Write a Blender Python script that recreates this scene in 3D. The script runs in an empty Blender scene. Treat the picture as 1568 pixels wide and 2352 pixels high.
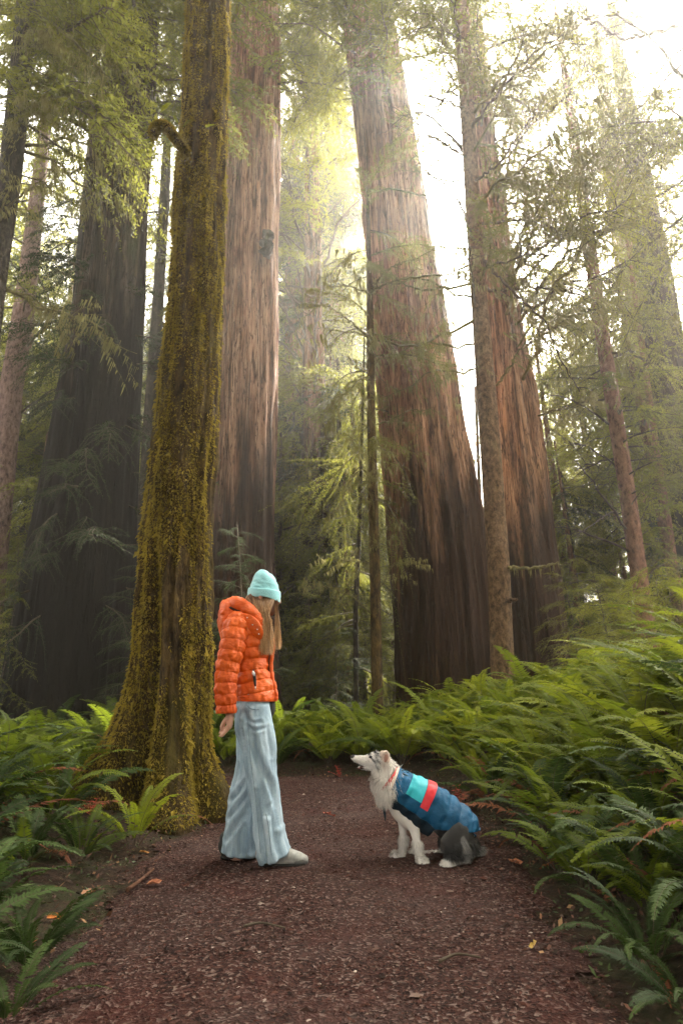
import bpy, math, random
import numpy as np
from mathutils import Vector, Matrix, Euler, Quaternion

random.seed(7)
rng = np.random.default_rng(7)
scene = bpy.context.scene
coll = scene.collection

# ------------------------------------------------------------------ camera, sky, sun, exposure
PITCH, ROLL, FPX, CAM_H = 17.3, -1.25, 1358.0, 0.92
cam_data = bpy.data.cameras.new('camera')
cam_data.sensor_fit = 'VERTICAL'
cam_data.sensor_height = 36.0
cam_data.lens = 36.0 * FPX / 2352.0
cam_data.clip_start = 0.05
cam_data.clip_end = 600.0
cam_data.dof.use_dof = True
cam_data.dof.focus_distance = 3.9
cam_data.dof.aperture_fstop = 7.0
cam = bpy.data.objects.new('camera', cam_data)
coll.objects.link(cam)
CAMR = (Matrix.Rotation(math.radians(90 + PITCH), 3, 'X') @ Matrix.Rotation(math.radians(ROLL), 3, 'Z'))
cam.matrix_world = Matrix.Translation((0, 0, CAM_H)) @ CAMR.to_4x4()
scene.camera = cam

SUN_AZ, SUN_EL = 29.0, 46.0          # azimuth to the right of straight ahead, elevation
world = bpy.data.worlds.new('World')
scene.world = world
world.use_nodes = True
wn = world.node_tree
wn.nodes.clear()
sky = wn.nodes.new('ShaderNodeTexSky')
sky.sky_type = 'NISHITA'
sky.sun_disc = False
sky.sun_elevation = math.radians(SUN_EL)
sky.sun_rotation = math.radians(SUN_AZ)
sky.air_density = 1.0
sky.dust_density = 3.5
sky.ozone_density = 0.6
hsv = wn.nodes.new('ShaderNodeHueSaturation')     # a thin white overcast takes the blue out
hsv.inputs['Saturation'].default_value = 0.06
hsv.inputs['Value'].default_value = 1.0
bgn = wn.nodes.new('ShaderNodeBackground')
bgn.inputs['Strength'].default_value = 0.10
wout = wn.nodes.new('ShaderNodeOutputWorld')
wn.links.new(sky.outputs[0], hsv.inputs['Color'])
tint = wn.nodes.new('ShaderNodeMix')
tint.data_type = 'RGBA'
tint.blend_type = 'MULTIPLY'
tint.inputs[0].default_value = 1.0
tint.inputs[7].default_value = (1.0, 0.955, 0.86, 1)
wn.links.new(hsv.outputs[0], tint.inputs[6])
wn.links.new(tint.outputs[2], bgn.inputs['Color'])
wn.links.new(bgn.outputs[0], wout.inputs['Surface'])

sun_data = bpy.data.lights.new('sun', 'SUN')
sun_data.energy = 5.0
sun_data.angle = math.radians(12)
sun_data.color = (1.0, 0.93, 0.82)
sun = bpy.data.objects.new('sun', sun_data)
coll.objects.link(sun)
_a, _e = math.radians(SUN_AZ), math.radians(SUN_EL)
sdir = Vector((math.sin(_a) * math.cos(_e), math.cos(_a) * math.cos(_e), math.sin(_e)))
sun.rotation_euler = sdir.to_track_quat('Z', 'Y').to_euler()

scene.view_settings.view_transform = 'Standard'
scene.view_settings.look = 'None'
scene.view_settings.gamma = 1.0
scene.view_settings.use_curve_mapping = False
scene.view_settings.exposure = 3.6
HAZE_DENSITY = 0.0027

scene.render.engine = 'CYCLES'
cy = scene.cycles
cy.max_bounces = 7
cy.diffuse_bounces = 3
cy.glossy_bounces = 2
cy.transmission_bounces = 4
cy.transparent_max_bounces = 8
cy.volume_bounces = 1
cy.use_denoising = True
cy.sample_clamp_indirect = 6.0
cy.caustics_reflective = False
cy.caustics_refractive = False
cy.use_fast_gi = False

# ------------------------------------------------------------------ helpers
def P(px, py, Y):
    """photo pixel (1568 x 2352) -> world point on the upright plane y = Y"""
    d = CAMR @ Vector(((px - 784) / FPX, -(py - 1176) / FPX, -1.0))
    t = Y / d.y
    return Vector((0, 0, CAM_H)) + d * t

def S(sx, sy, Y):
    """the same with pixels of the full-size photograph"""
    return P(sx * 0.6272, sy * 0.6272, Y)

def G(px, py):
    """photo pixel -> level ground"""
    d = CAMR @ Vector(((px - 784) / FPX, -(py - 1176) / FPX, -1.0))
    t = -CAM_H / d.z
    return Vector((0, 0, CAM_H)) + d * t

def proj(p):
    v = CAMR.transposed() @ (Vector(p) - Vector((0, 0, CAM_H)))
    if v.z > -0.05:
        return None
    return (784 + FPX * v.x / -v.z, 1176 - FPX * v.y / -v.z)

def _hash(ix, iy, iz, s):
    h = (ix * 374761393 + iy * 668265263 + iz * 2147483647 + s * 974634777) & 0xffffffff
    h = ((h ^ (h >> 13)) * 1274126177) & 0xffffffff
    h = ((h ^ (h >> 16)) * 2246822519) & 0xffffffff
    return ((h ^ (h >> 13)) & 0xffff) / 65535.0 * 2 - 1

def noise(x, y, z=0.0, s=0):
    x, y, z = np.broadcast_arrays(np.asarray(x, float), np.asarray(y, float), np.asarray(z, float))
    ix, iy, iz = np.floor(x).astype(np.int64), np.floor(y).astype(np.int64), np.floor(z).astype(np.int64)
    fx, fy, fz = x - ix, y - iy, z - iz
    fx, fy, fz = [f * f * (3 - 2 * f) for f in (fx, fy, fz)]
    out = 0
    for a in (0, 1):
        for b in (0, 1):
            for c in (0, 1):
                w = (fx if a else 1 - fx) * (fy if b else 1 - fy) * (fz if c else 1 - fz)
                out = out + w * _hash(ix + a, iy + b, iz + c, s)
    return out

def fbm(x, y, z=0.0, s=0, o=4):
    r, a, f = 0, 1.0, 1.0
    for k in range(o):
        r = r + a * noise(np.asarray(x) * f, np.asarray(y) * f, np.asarray(z) * f, s + k)
        a *= 0.5
        f *= 2.03
    return r

def sstep(a, b, x):
    t = np.clip((np.asarray(x, float) - a) / (b - a), 0, 1)
    return t * t * (3 - 2 * t)

def raw_mesh(name, V, F, mats=(), smooth=True, mi=None):
    """V (n,3); F either an int array (m,k) or a list of such arrays"""
    me = bpy.data.meshes.new(name)
    V = np.asarray(V, dtype=np.float32)
    Fs = F if isinstance(F, list) else [F]
    Fs = [np.asarray(f, dtype=np.int32) for f in Fs if len(f)]
    me.vertices.add(len(V))
    me.vertices.foreach_set('co', V.ravel())
    nl = sum(f.size for f in Fs)
    npoly = sum(len(f) for f in Fs)
    me.loops.add(nl)
    me.loops.foreach_set('vertex_index', np.concatenate([f.ravel() for f in Fs]))
    me.polygons.add(npoly)
    tot = np.concatenate([np.full(len(f), f.shape[1], dtype=np.int32) for f in Fs])
    st = np.concatenate([[0], np.cumsum(tot)[:-1]]).astype(np.int32)
    me.polygons.foreach_set('loop_start', st)
    me.polygons.foreach_set('loop_total', tot)
    if mi is not None:
        me.polygons.foreach_set('material_index', np.asarray(mi, dtype=np.int32))
    me.polygons.foreach_set('use_smooth', np.full(npoly, smooth, dtype=bool))
    for m in mats:
        me.materials.append(m)
    me.update(calc_edges=True)
    me.validate()
    return me

def link(name, me, parent=None, loc=None, rot=None, sc=None):
    o = bpy.data.objects.new(name, me)
    coll.objects.link(o)
    if parent is not None:
        o.parent = parent
    if loc is not None:
        o.location = loc
    if rot is not None:
        o.rotation_euler = rot
    if sc is not None:
        o.scale = (sc, sc, sc) if isinstance(sc, (int, float)) else sc
    return o

def tag(o, label=None, cat=None, group=None, kind=None):
    if label: o['label'] = label
    if cat: o['category'] = cat
    if group: o['group'] = group
    if kind: o['kind'] = kind
    return o

def thing(name, label, cat, loc=(0, 0, 0), rz=0.0, group=None):
    o = bpy.data.objects.new(name, None)
    coll.objects.link(o)
    o.location = loc
    o.rotation_euler = (0, 0, rz)
    o.empty_display_size = 0.2
    return tag(o, label, cat, group)

class MB:
    """gathers pieces of one mesh"""
    def __init__(self):
        self.v, self.f, self.m, self.n = [], {}, {}, 0
    def add(self, V, F, m=0):
        V = np.asarray(V, float).reshape(-1, 3)
        F = np.asarray(F, int)
        if len(F) == 0: return
        k = F.shape[1]
        self.f.setdefault(k, []).append(F + self.n)
        self.m.setdefault(k, []).append(np.full(len(F), m, int))
        self.v.append(V)
        self.n += len(V)
    def tube(self, pts, rad, n=6, m=0, cap=True):
        V, F = tube_vf(pts, rad, n)
        self.add(V, F, m)
        if cap:
            self.f.setdefault(n, []).append(np.array([list(range(n))[::-1], [len(V) - n + i for i in range(n)]]) + (self.n - len(V)))
            self.m.setdefault(n, []).append(np.full(2, m, int))
    def mesh(self, name, mats, smooth=True):
        ks = sorted(self.f)
        return raw_mesh(name, np.concatenate(self.v), [np.concatenate(self.f[k]) for k in ks], mats, smooth,
                        np.concatenate([np.concatenate(self.m[k]) for k in ks]))
    def build(self, name, mats, parent=None, smooth=True):
        return link(name, self.mesh(name, mats, smooth), parent)

def frames(pts, ref=None):
    pts = np.asarray(pts, float)
    T = np.gradient(pts, axis=0)
    T /= np.linalg.norm(T, axis=1)[:, None] + 1e-12
    if ref is None:
        ref = np.array([0, 0, 1.0]) if abs(T[0][2]) < 0.8 else np.array([1.0, 0, 0])
    U = np.zeros_like(T)
    u = np.asarray(ref, float)
    for i in range(len(T)):
        u = u - T[i] * np.dot(u, T[i])
        u /= np.linalg.norm(u) + 1e-12
        U[i] = u
    W = np.cross(T, U)
    return T, U, W

def ring_faces(nr, n, closed=True):
    i = np.arange(nr - 1)[:, None]
    j = np.arange(n if closed else n - 1)[None, :]
    a = i * n + j
    b = i * n + (j + 1) % n
    return np.stack([a, b, b + n, a + n], -1).reshape(-1, 4)

def tube_vf(pts, rad, n=6):
    pts = np.asarray(pts, float)
    rad = np.broadcast_to(np.asarray(rad, float), (len(pts),))
    T, U, W = frames(pts)
    th = np.linspace(0, 2 * np.pi, n, endpoint=False)
    V = pts[:, None] + rad[:, None, None] * (np.cos(th)[None, :, None] * U[:, None] + np.sin(th)[None, :, None] * W[:, None])
    return V.reshape(-1, 3), ring_faces(len(pts), n)

def spline(pts, n):
    """Catmull-Rom through rows of any width"""
    p = np.asarray(pts, float)
    if len(p) < 3:
        t = np.linspace(0, 1, n)[:, None]
        return p[0] * (1 - t) + p[-1] * t
    q = np.vstack([2 * p[0] - p[1], p, 2 * p[-1] - p[-2]])
    t = np.linspace(0, len(p) - 1 - 1e-6, n)
    i = t.astype(int)
    f = (t - i)[:, None]
    a, b, c, d = q[i], q[i + 1], q[i + 2], q[i + 3]
    return 0.5 * (2 * b + (c - a) * f + (2 * a - 5 * b + 4 * c - d) * f ** 2 + (3 * b - a - 3 * c + d) * f ** 3)

# ------------------------------------------------------------------ materials
def mat_base(name):
    m = bpy.data.materials.new(name)
    m.use_nodes = True
    nt = m.node_tree
    nt.nodes.clear()
    out = nt.nodes.new('ShaderNodeOutputMaterial')
    return m, nt, out

def N(nt, t, **k):
    n = nt.nodes.new(t)
    for a, b in k.items():
        if a in n.inputs.keys():
            n.inputs[a].default_value = b
        else:
            setattr(n, a, b)
    return n

def ramp(nt, fac, stops, interp='LINEAR'):
    r = nt.nodes.new('ShaderNodeValToRGB')
    r.color_ramp.interpolation = interp
    e = r.color_ramp.elements
    while len(e) > 1: e.remove(e[-1])
    e[0].position = stops[0][0]
    e[0].color = (*stops[0][1], 1)
    for p, c in stops[1:]:
        x = e.new(p)
        x.color = (*c, 1)
    nt.links.new(fac, r.inputs[0])
    return r.outputs[0]

def coords(nt, scale=(1, 1, 1), kind='Object'):
    tc = nt.nodes.new('ShaderNodeTexCoord')
    mp = nt.nodes.new('ShaderNodeMapping')
    mp.inputs['Scale'].default_value = scale
    nt.links.new(tc.outputs[kind], mp.inputs[0])
    return mp.outputs[0]

def nz(nt, vec, scale, detail=5, rough=0.55, dist=0.0):
    n = N(nt, 'ShaderNodeTexNoise')
    n.inputs['Scale'].default_value = scale
    n.inputs['Detail'].default_value = detail
    n.inputs['Roughness'].default_value = rough
    n.inputs['Distortion'].default_value = dist
    nt.links.new(vec, n.inputs['Vector'])
    return n.outputs['Fac']

def mixc(nt, fac, a, b, mode='MIX'):
    m = nt.nodes.new('ShaderNodeMix')
    m.data_type = 'RGBA'
    m.blend_type = mode
    for sock, v in ((m.inputs[0], fac), (m.inputs[6], a), (m.inputs[7], b)):
        if isinstance(v, (int, float)): sock.default_value = v
        elif isinstance(v, tuple): sock.default_value = (*v, 1)
        else: nt.links.new(v, sock)
    return m.outputs[2]

def principled(nt, out, col, rough=0.8, bump=None, bstr=0.5, bdist=0.01, spec=0.3, extra=None):
    b = nt.nodes.new('ShaderNodeBsdfPrincipled')
    if isinstance(col, tuple): b.inputs['Base Color'].default_value = (*col, 1)
    else: nt.links.new(col, b.inputs['Base Color'])
    if isinstance(rough, (int, float)): b.inputs['Roughness'].default_value = rough
    else: nt.links.new(rough, b.inputs['Roughness'])
    b.inputs['Specular IOR Level'].default_value = spec
    for k, v in (extra or {}).items(): b.inputs[k].default_value = v
    if bump is not None:
        bn = nt.nodes.new('ShaderNodeBump')
        bn.inputs['Strength'].default_value = bstr
        bn.inputs['Distance'].default_value = bdist
        nt.links.new(bump, bn.inputs['Height'])
        nt.links.new(bn.outputs[0], b.inputs['Normal'])
    nt.links.new(b.outputs[0], out.inputs['Surface'])
    return b

def simple(name, col, rough=0.7, bscale=None, bstr=0.3, bdist=0.005, var=0.15, vscale=8, spec=0.3, extra=None):
    m, nt, out = mat_base(name)
    v = coords(nt)
    f = nz(nt, v, vscale, 4)
    c = ramp(nt, f, [(0.3, tuple(x * (1 - var) for x in col)), (0.7, tuple(min(1, x * (1 + var)) for x in col))])
    principled(nt, out, c, rough, nz(nt, v, bscale, 4) if bscale else None, bstr, bdist, spec, extra)
    return m

def leafmat(name, dark, light, rough=0.45, transl=0.35, spec=0.4, tcol=None, vscale=1.5):
    """foliage: colour drifts from plant to plant and leaf clump to leaf clump"""
    m, nt, out = mat_base(name)
    oi = nt.nodes.new('ShaderNodeObjectInfo')
    v = coords(nt)
    f = nz(nt, v, vscale, 3)
    a = nt.nodes.new('ShaderNodeMath'); a.operation = 'MULTIPLY_ADD'
    nt.links.new(oi.outputs['Random'], a.inputs[0]); a.inputs[1].default_value = 0.6
    b2 = nt.nodes.new('ShaderNodeMath'); b2.operation = 'MULTIPLY_ADD'
    nt.links.new(f, b2.inputs[0]); b2.inputs[1].default_value = 0.9; b2.inputs[2].default_value = -0.25
    nt.links.new(b2.outputs[0], a.inputs[2])
    c = ramp(nt, a.outputs[0], [(0.15, dark), (0.8, light)])
    b = nt.nodes.new('ShaderNodeBsdfPrincipled')
    nt.links.new(c, b.inputs['Base Color'])
    b.inputs['Roughness'].default_value = rough
    b.inputs['Specular IOR Level'].default_value = spec
    t = nt.nodes.new('ShaderNodeBsdfTranslucent')
    tc = mixc(nt, 0.5, c, tcol or tuple(x * 1.3 for x in light))
    nt.links.new(tc, t.inputs['Color'])
    mx = nt.nodes.new('ShaderNodeMixShader')
    mx.inputs[0].default_value = transl
    nt.links.new(b.outputs[0], mx.inputs[1])
    nt.links.new(t.outputs[0], mx.inputs[2])
    nt.links.new(mx.outputs[0], out.inputs['Surface'])
    return m

def barkmat(name, dark, mid, light, moss=None, moss_lo=0.5, foot_shade_h=None, zs=0.06, xs=7.0, bstr=1.0, fiss=False):
    m, nt, out = mat_base(name)
    v = coords(nt, (1, 1, zs))
    n1 = nz(nt, v, xs, 8, 0.62, 0.3)
    n2 = nz(nt, v, xs * 4.5, 6, 0.7)
    s = nt.nodes.new('ShaderNodeMath'); s.operation = 'MULTIPLY_ADD'
    nt.links.new(n2, s.inputs[0]); s.inputs[1].default_value = 0.6
    nt.links.new(n1, s.inputs[2])
    c = ramp(nt, s.outputs[0], [(0.62, dark), (0.78, mid), (1.0, light)])
    hgt = s.outputs[0]
    if fiss:
        # long narrow fissures between the fibrous ridges
        for sc_, wd_, zz in ((xs * 0.9, 0.022, 0.045), (xs * 2.2, 0.03, 0.07)):
            fv = nz(nt, coords(nt, (1, 1, zz)), sc_, 3, 0.5, 0.4)
            sb = nt.nodes.new('ShaderNodeMath'); sb.operation = 'SUBTRACT'; nt.links.new(fv, sb.inputs[0]); sb.inputs[1].default_value = 0.5
            ab = nt.nodes.new('ShaderNodeMath'); ab.operation = 'ABSOLUTE'; nt.links.new(sb.outputs[0], ab.inputs[0])
            k_ = ramp(nt, ab.outputs[0], [(0.0, (0, 0, 0)), (wd_, (1, 1, 1))])
            c = mixc(nt, k_, tuple(x * 0.8 for x in dark), c)
            hgt = mixc(nt, 0.5, hgt, k_)
    v2 = coords(nt, (1, 1, 0.3))
    big = nz(nt, v2, 0.7, 3)
    c = mixc(nt, ramp(nt, big, [(0.35, (0, 0, 0)), (0.65, (0.55, 0.55, 0.55))]), c, mixc(nt, 0.5, c, dark), 'MIX')
    if moss:
        mf = nz(nt, coords(nt, (1, 1, 0.35)), 1.6, 7, 0.7)
        c = mixc(nt, ramp(nt, mf, [(moss_lo, (0, 0, 0)), (moss_lo + 0.14, (0.8, 0.8, 0.8))]), c, moss)
    if foot_shade_h:
        # forest shade put into the bark colour at the foot, with a ragged upper edge
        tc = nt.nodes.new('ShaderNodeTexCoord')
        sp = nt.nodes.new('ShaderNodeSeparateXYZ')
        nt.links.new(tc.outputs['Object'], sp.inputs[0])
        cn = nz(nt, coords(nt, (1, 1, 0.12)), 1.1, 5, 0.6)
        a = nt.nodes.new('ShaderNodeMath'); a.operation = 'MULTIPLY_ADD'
        nt.links.new(cn, a.inputs[0]); a.inputs[1].default_value = foot_shade_h * 2.2
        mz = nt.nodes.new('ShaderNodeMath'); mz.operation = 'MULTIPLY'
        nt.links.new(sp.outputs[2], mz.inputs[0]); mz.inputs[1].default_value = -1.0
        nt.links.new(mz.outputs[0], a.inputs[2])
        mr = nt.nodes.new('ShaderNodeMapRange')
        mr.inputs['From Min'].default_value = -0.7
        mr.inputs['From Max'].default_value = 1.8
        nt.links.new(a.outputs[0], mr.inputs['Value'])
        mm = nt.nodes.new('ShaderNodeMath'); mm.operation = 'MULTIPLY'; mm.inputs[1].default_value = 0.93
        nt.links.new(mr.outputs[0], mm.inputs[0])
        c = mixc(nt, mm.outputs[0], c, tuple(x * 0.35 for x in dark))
    principled(nt, out, c, 0.9, hgt, bstr, 0.05, 0.12)
    return m

M = {}
M['redwood_pink'] = barkmat('redwood_bark_pale', (0.055, 0.022, 0.012), (0.32, 0.16, 0.095), (0.66, 0.40, 0.26), foot_shade_h=6.5, fiss=True, moss=(0.06, 0.065, 0.03), moss_lo=0.62)
M['redwood_brown'] = barkmat('redwood_bark_brown', (0.045, 0.022, 0.012), (0.27, 0.14, 0.075), (0.56, 0.32, 0.18), foot_shade_h=5.0, fiss=True, moss=(0.07, 0.07, 0.025), moss_lo=0.6)
M['redwood_shaded'] = barkmat('redwood_bark_shaded', (0.045, 0.022, 0.012), (0.24, 0.14, 0.085), (0.5, 0.31, 0.19), foot_shade_h=11, fiss=True)
M['redwood_dark'] = barkmat('redwood_bark_dark', (0.018, 0.014, 0.011), (0.06, 0.045, 0.034), (0.15, 0.11, 0.08), foot_shade_h=9, fiss=True, moss=(0.05, 0.06, 0.028), moss_lo=0.55)
M['fir_bark'] = barkmat('fir_bark', (0.03, 0.019, 0.011), (0.12, 0.072, 0.038), (0.24, 0.15, 0.08), moss=(0.08, 0.085, 0.03), moss_lo=0.58, zs=0.6, xs=14)
M['pink_bark'] = barkmat('pinkish_bark', (0.05, 0.03, 0.026), (0.19, 0.12, 0.105), (0.32, 0.22, 0.19), zs=0.45, xs=12)
M['red_bark'] = barkmat('red_bark', (0.06, 0.03, 0.02), (0.2, 0.1, 0.065), (0.32, 0.17, 0.11), zs=0.5, xs=10)
M['dark_bark'] = barkmat('dark_bark', (0.012, 0.01, 0.008), (0.035, 0.028, 0.02), (0.09, 0.07, 0.05), moss=(0.04, 0.045, 0.018), moss_lo=0.55, zs=0.5, xs=10)
M['moss_bark'] = barkmat('mossy_bark', (0.018, 0.012, 0.007), (0.065, 0.043, 0.018), (0.15, 0.10, 0.035), moss=(0.085, 0.07, 0.016), moss_lo=0.5, zs=0.35, xs=16, bstr=1.0)
M['twig'] = simple('twig_wood', (0.07, 0.055, 0.035), 0.9, 60, 0.4, 0.003, 0.4, 6)
M['moss_twig'] = simple('mossy_twig', (0.12, 0.105, 0.04), 0.95, 60, 0.6, 0.006, 0.5, 9)
M['moss'] = leafmat('moss_tufts', (0.045, 0.038, 0.009), (0.40, 0.305, 0.05), 0.85, 0.3, 0.05, vscale=4.5)
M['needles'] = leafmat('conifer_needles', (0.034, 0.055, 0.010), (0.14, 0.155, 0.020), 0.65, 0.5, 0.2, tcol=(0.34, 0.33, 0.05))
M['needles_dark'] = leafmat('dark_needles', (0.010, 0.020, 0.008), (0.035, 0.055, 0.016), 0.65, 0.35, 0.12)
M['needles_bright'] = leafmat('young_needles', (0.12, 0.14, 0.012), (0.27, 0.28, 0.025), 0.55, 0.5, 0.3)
M['needles_mid'] = leafmat('sunlit_needles', (0.09, 0.115, 0.014), (0.27, 0.28, 0.035), 0.6, 0.5, 0.2, tcol=(0.36, 0.35, 0.05))  # paler copy of the needles, sunlight put into the colour
M['lichen'] = leafmat('hanging_lichen', (0.09, 0.085, 0.030), (0.25, 0.23, 0.09), 0.9, 0.4, 0.05)
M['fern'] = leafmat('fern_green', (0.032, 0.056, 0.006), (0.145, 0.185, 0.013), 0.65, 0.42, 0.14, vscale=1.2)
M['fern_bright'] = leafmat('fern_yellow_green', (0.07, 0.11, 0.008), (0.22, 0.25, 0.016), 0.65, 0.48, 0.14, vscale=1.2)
M['fern_shaded'] = leafmat('fern_shaded_green', (0.012, 0.026, 0.006), (0.045, 0.075, 0.014), 0.65, 0.25, 0.15, vscale=1.2)  # fern green with the dimness of the shaded corners put into the colour
M['fern_dead'] = leafmat('fern_dead', (0.10, 0.035, 0.018), (0.24, 0.095, 0.045), 0.8, 0.2, 0.1)
M['ground_leaf'] = leafmat('ground_cover_leaf', (0.02, 0.04, 0.01), (0.07, 0.1, 0.02), 0.5, 0.25, 0.3)

# ------------------------------------------------------------------ ground and path
PATH = [(-0.15, -4.0, 1.3), (-0.15, 0.0, 1.25), (-0.18, 2.2, 0.92), (-0.14, 3.9, 1.08), (0.05, 5.2, 1.0), (-0.15, 6.5, 1.12), (-2.4, 7.3, 0.85), (-7.0, 7.8, 0.9)]

def path_d(x, y):
    """distance to the path's edge, negative on the path"""
    x, y = np.asarray(x, float), np.asarray(y, float)
    best = np.full(np.broadcast(x, y).shape, 1e9)
    for (x0, y0, w0), (x1, y1, w1) in zip(PATH[:-1], PATH[1:]):
        dx, dy = x1 - x0, y1 - y0
        t = np.clip(((x - x0) * dx + (y - y0) * dy) / (dx * dx + dy * dy), 0, 1)
        d = np.hypot(x - x0 - t * dx, y - y0 - t * dy) - (w0 + (w1 - w0) * t)
        best = np.minimum(best, d)
    return best

def gh(x, y):
    x, y = np.asarray(x, float), np.asarray(y, float)
    d = path_d(x, y)
    z = 0.10 * sstep(0.0, 0.7, d) + 0.80 * sstep(0.2, 3.2, d) * sstep(0.4, 2.2, x) * (1 - 0.6 * sstep(6, 11, y))
    z = z + 0.12 * sstep(0.2, 3.0, d) * sstep(-0.5, -3.0, x)
    z = z + 0.07 * noise(x * 0.9, y * 0.9, 0, 3) * sstep(0, 1, d) + 0.012 * noise(x * 1.7, y * 1.7, 0, 5)
    z = z + 0.09 * np.maximum(0, np.hypot(x, y) - 26) * (1 + 0.4 * noise(x * 0.03, y * 0.03, 0, 9))
    return z

def gz(x, y):
    return float(gh(x, y))

def build_ground():
    nx, ny = 360, 360
    u = np.linspace(-1, 1, nx)
    x = 3.0 * np.sinh(4.6 * u)
    v = np.linspace(-0.85, 1, ny)
    y = 3.0 + 3.0 * np.sinh(4.6 * v)
    X, Y = np.meshgrid(x, y)
    Z = gh(X, Y)
    Z = Z + 0.012 * noise(X * 7, Y * 7, 0, 21) * sstep(0, .3, path_d(X, Y))
    Z = np.where(path_d(X, Y) < -0.06, Z - 0.03, Z)
    V = np.stack([X, Y, Z], -1).reshape(-1, 3)
    F = ring_faces(ny, nx, closed=False)
    m, nt, out = mat_base('forest_floor')
    c = coords(nt)
    a = nz(nt, c, 2.2, 8, 0.7)
    b = nz(nt, c, 30, 6, 0.75)
    col = ramp(nt, b, [(0.35, (0.012, 0.008, 0.005)), (0.55, (0.045, 0.025, 0.015)), (0.75, (0.10, 0.055, 0.03))])
    col = mixc(nt, ramp(nt, a, [(0.48, (0, 0, 0)), (0.6, (0.7, 0.7, 0.7))]), col, (0.03, 0.04, 0.012))
    principled(nt, out, col, 0.95, b, 1.0, 0.03, 0.2)
    tag(link('forest_floor', raw_mesh('forest_floor', V, F, [m])), kind='structure')
    # the path
    s = 0.045
    xs = np.arange(-7.4, 1.6, s)
    ys = np.arange(-3.0, 8.9, s)
    X, Y = np.meshgrid(xs, ys)
    D = path_d(X, Y) + 0.10 * noise(X * 3.2, Y * 3.2, 0, 11) + 0.03 * noise(X * 14, Y * 14, 0, 12)
    Z = gh(X, Y) + 0.012 * sstep(0.03, -0.12, D) + 0.006 * fbm(X * 9, Y * 9, 0, 13, 3) + 0.008 * noise(X * 2.5, Y * 2.5, 0, 14)
    V = np.stack([X, Y, Z], -1).reshape(-1, 3)
    F = ring_faces(len(ys), len(xs), closed=False)
    keep = (D.ravel()[F] < 0.0).any(axis=1)
    F = F[keep]
    used = np.unique(F)
    remap = np.zeros(len(V), int)
    remap[used] = np.arange(len(used))
    m, nt, out = mat_base('path_mulch')
    c = coords(nt)
    v = N(nt, 'ShaderNodeTexVoronoi'); v.inputs['Scale'].default_value = 95
    wn_ = N(nt, 'ShaderNodeTexNoise'); wn_.inputs['Scale'].default_value = 12
    nt.links.new(c, wn_.inputs['Vector'])
    cc = mixc(nt, 0.06, c, wn_.outputs['Color'])
    nt.links.new(cc, v.inputs['Vector'])
    sep = N(nt, 'ShaderNodeSeparateColor'); nt.links.new(v.outputs['Color'], sep.inputs[0])
    fine = nz(nt, c, 60, 6, 0.75)
    col = ramp(nt, sep.outputs[0], [(0.0, (0.010, 0.0045, 0.0035)), (0.45, (0.032, 0.012, 0.009)), (0.8, (0.062, 0.025, 0.019)), (0.95, (0.14, 0.10, 0.085))])
    patch = nz(nt, c, 0.9, 5, 0.6)
    col = mixc(nt, ramp(nt, patch, [(0.42, (0, 0, 0)), (0.62, (1, 1, 1))]), col, mixc(nt, 0.45, col, (0.075, 0.05, 0.045)))
    red = nz(nt, coords(nt, (1.3, 1, 1)), 1.7, 4, 0.6)
    col = mixc(nt, ramp(nt, red, [(0.5, (0, 0, 0)), (0.66, (0.4, 0.4, 0.4))]), col, (0.065, 0.017, 0.013))
    col = mixc(nt, ramp(nt, fine, [(0.3, (0.55, 0.55, 0.55)), (0.5, (0, 0, 0))]), col, (0.03, 0.014, 0.010))
    h = mixc(nt, 0.5, v.outputs['Distance'], fine)
    principled(nt, out, col, 0.9, h, 1.0, 0.02, 0.12)
    tag(link('path', raw_mesh('path', V[used], remap[F], [m])), kind='structure')

build_ground()

def island_mat(name, stops, rough=0.8, spec=0.3, transl=0.0):
    m, nt, out = mat_base(name)
    g = nt.nodes.new('ShaderNodeNewGeometry')
    c = ramp(nt, g.outputs['Random Per Island'], stops)
    principled(nt, out, c, rough, spec=spec)
    return m

def ground_z(x, y):
    """top of the path or floor"""
    return gh(x, y) + 0.012 * sstep(0.03, -0.12, path_d(x, y))

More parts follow.
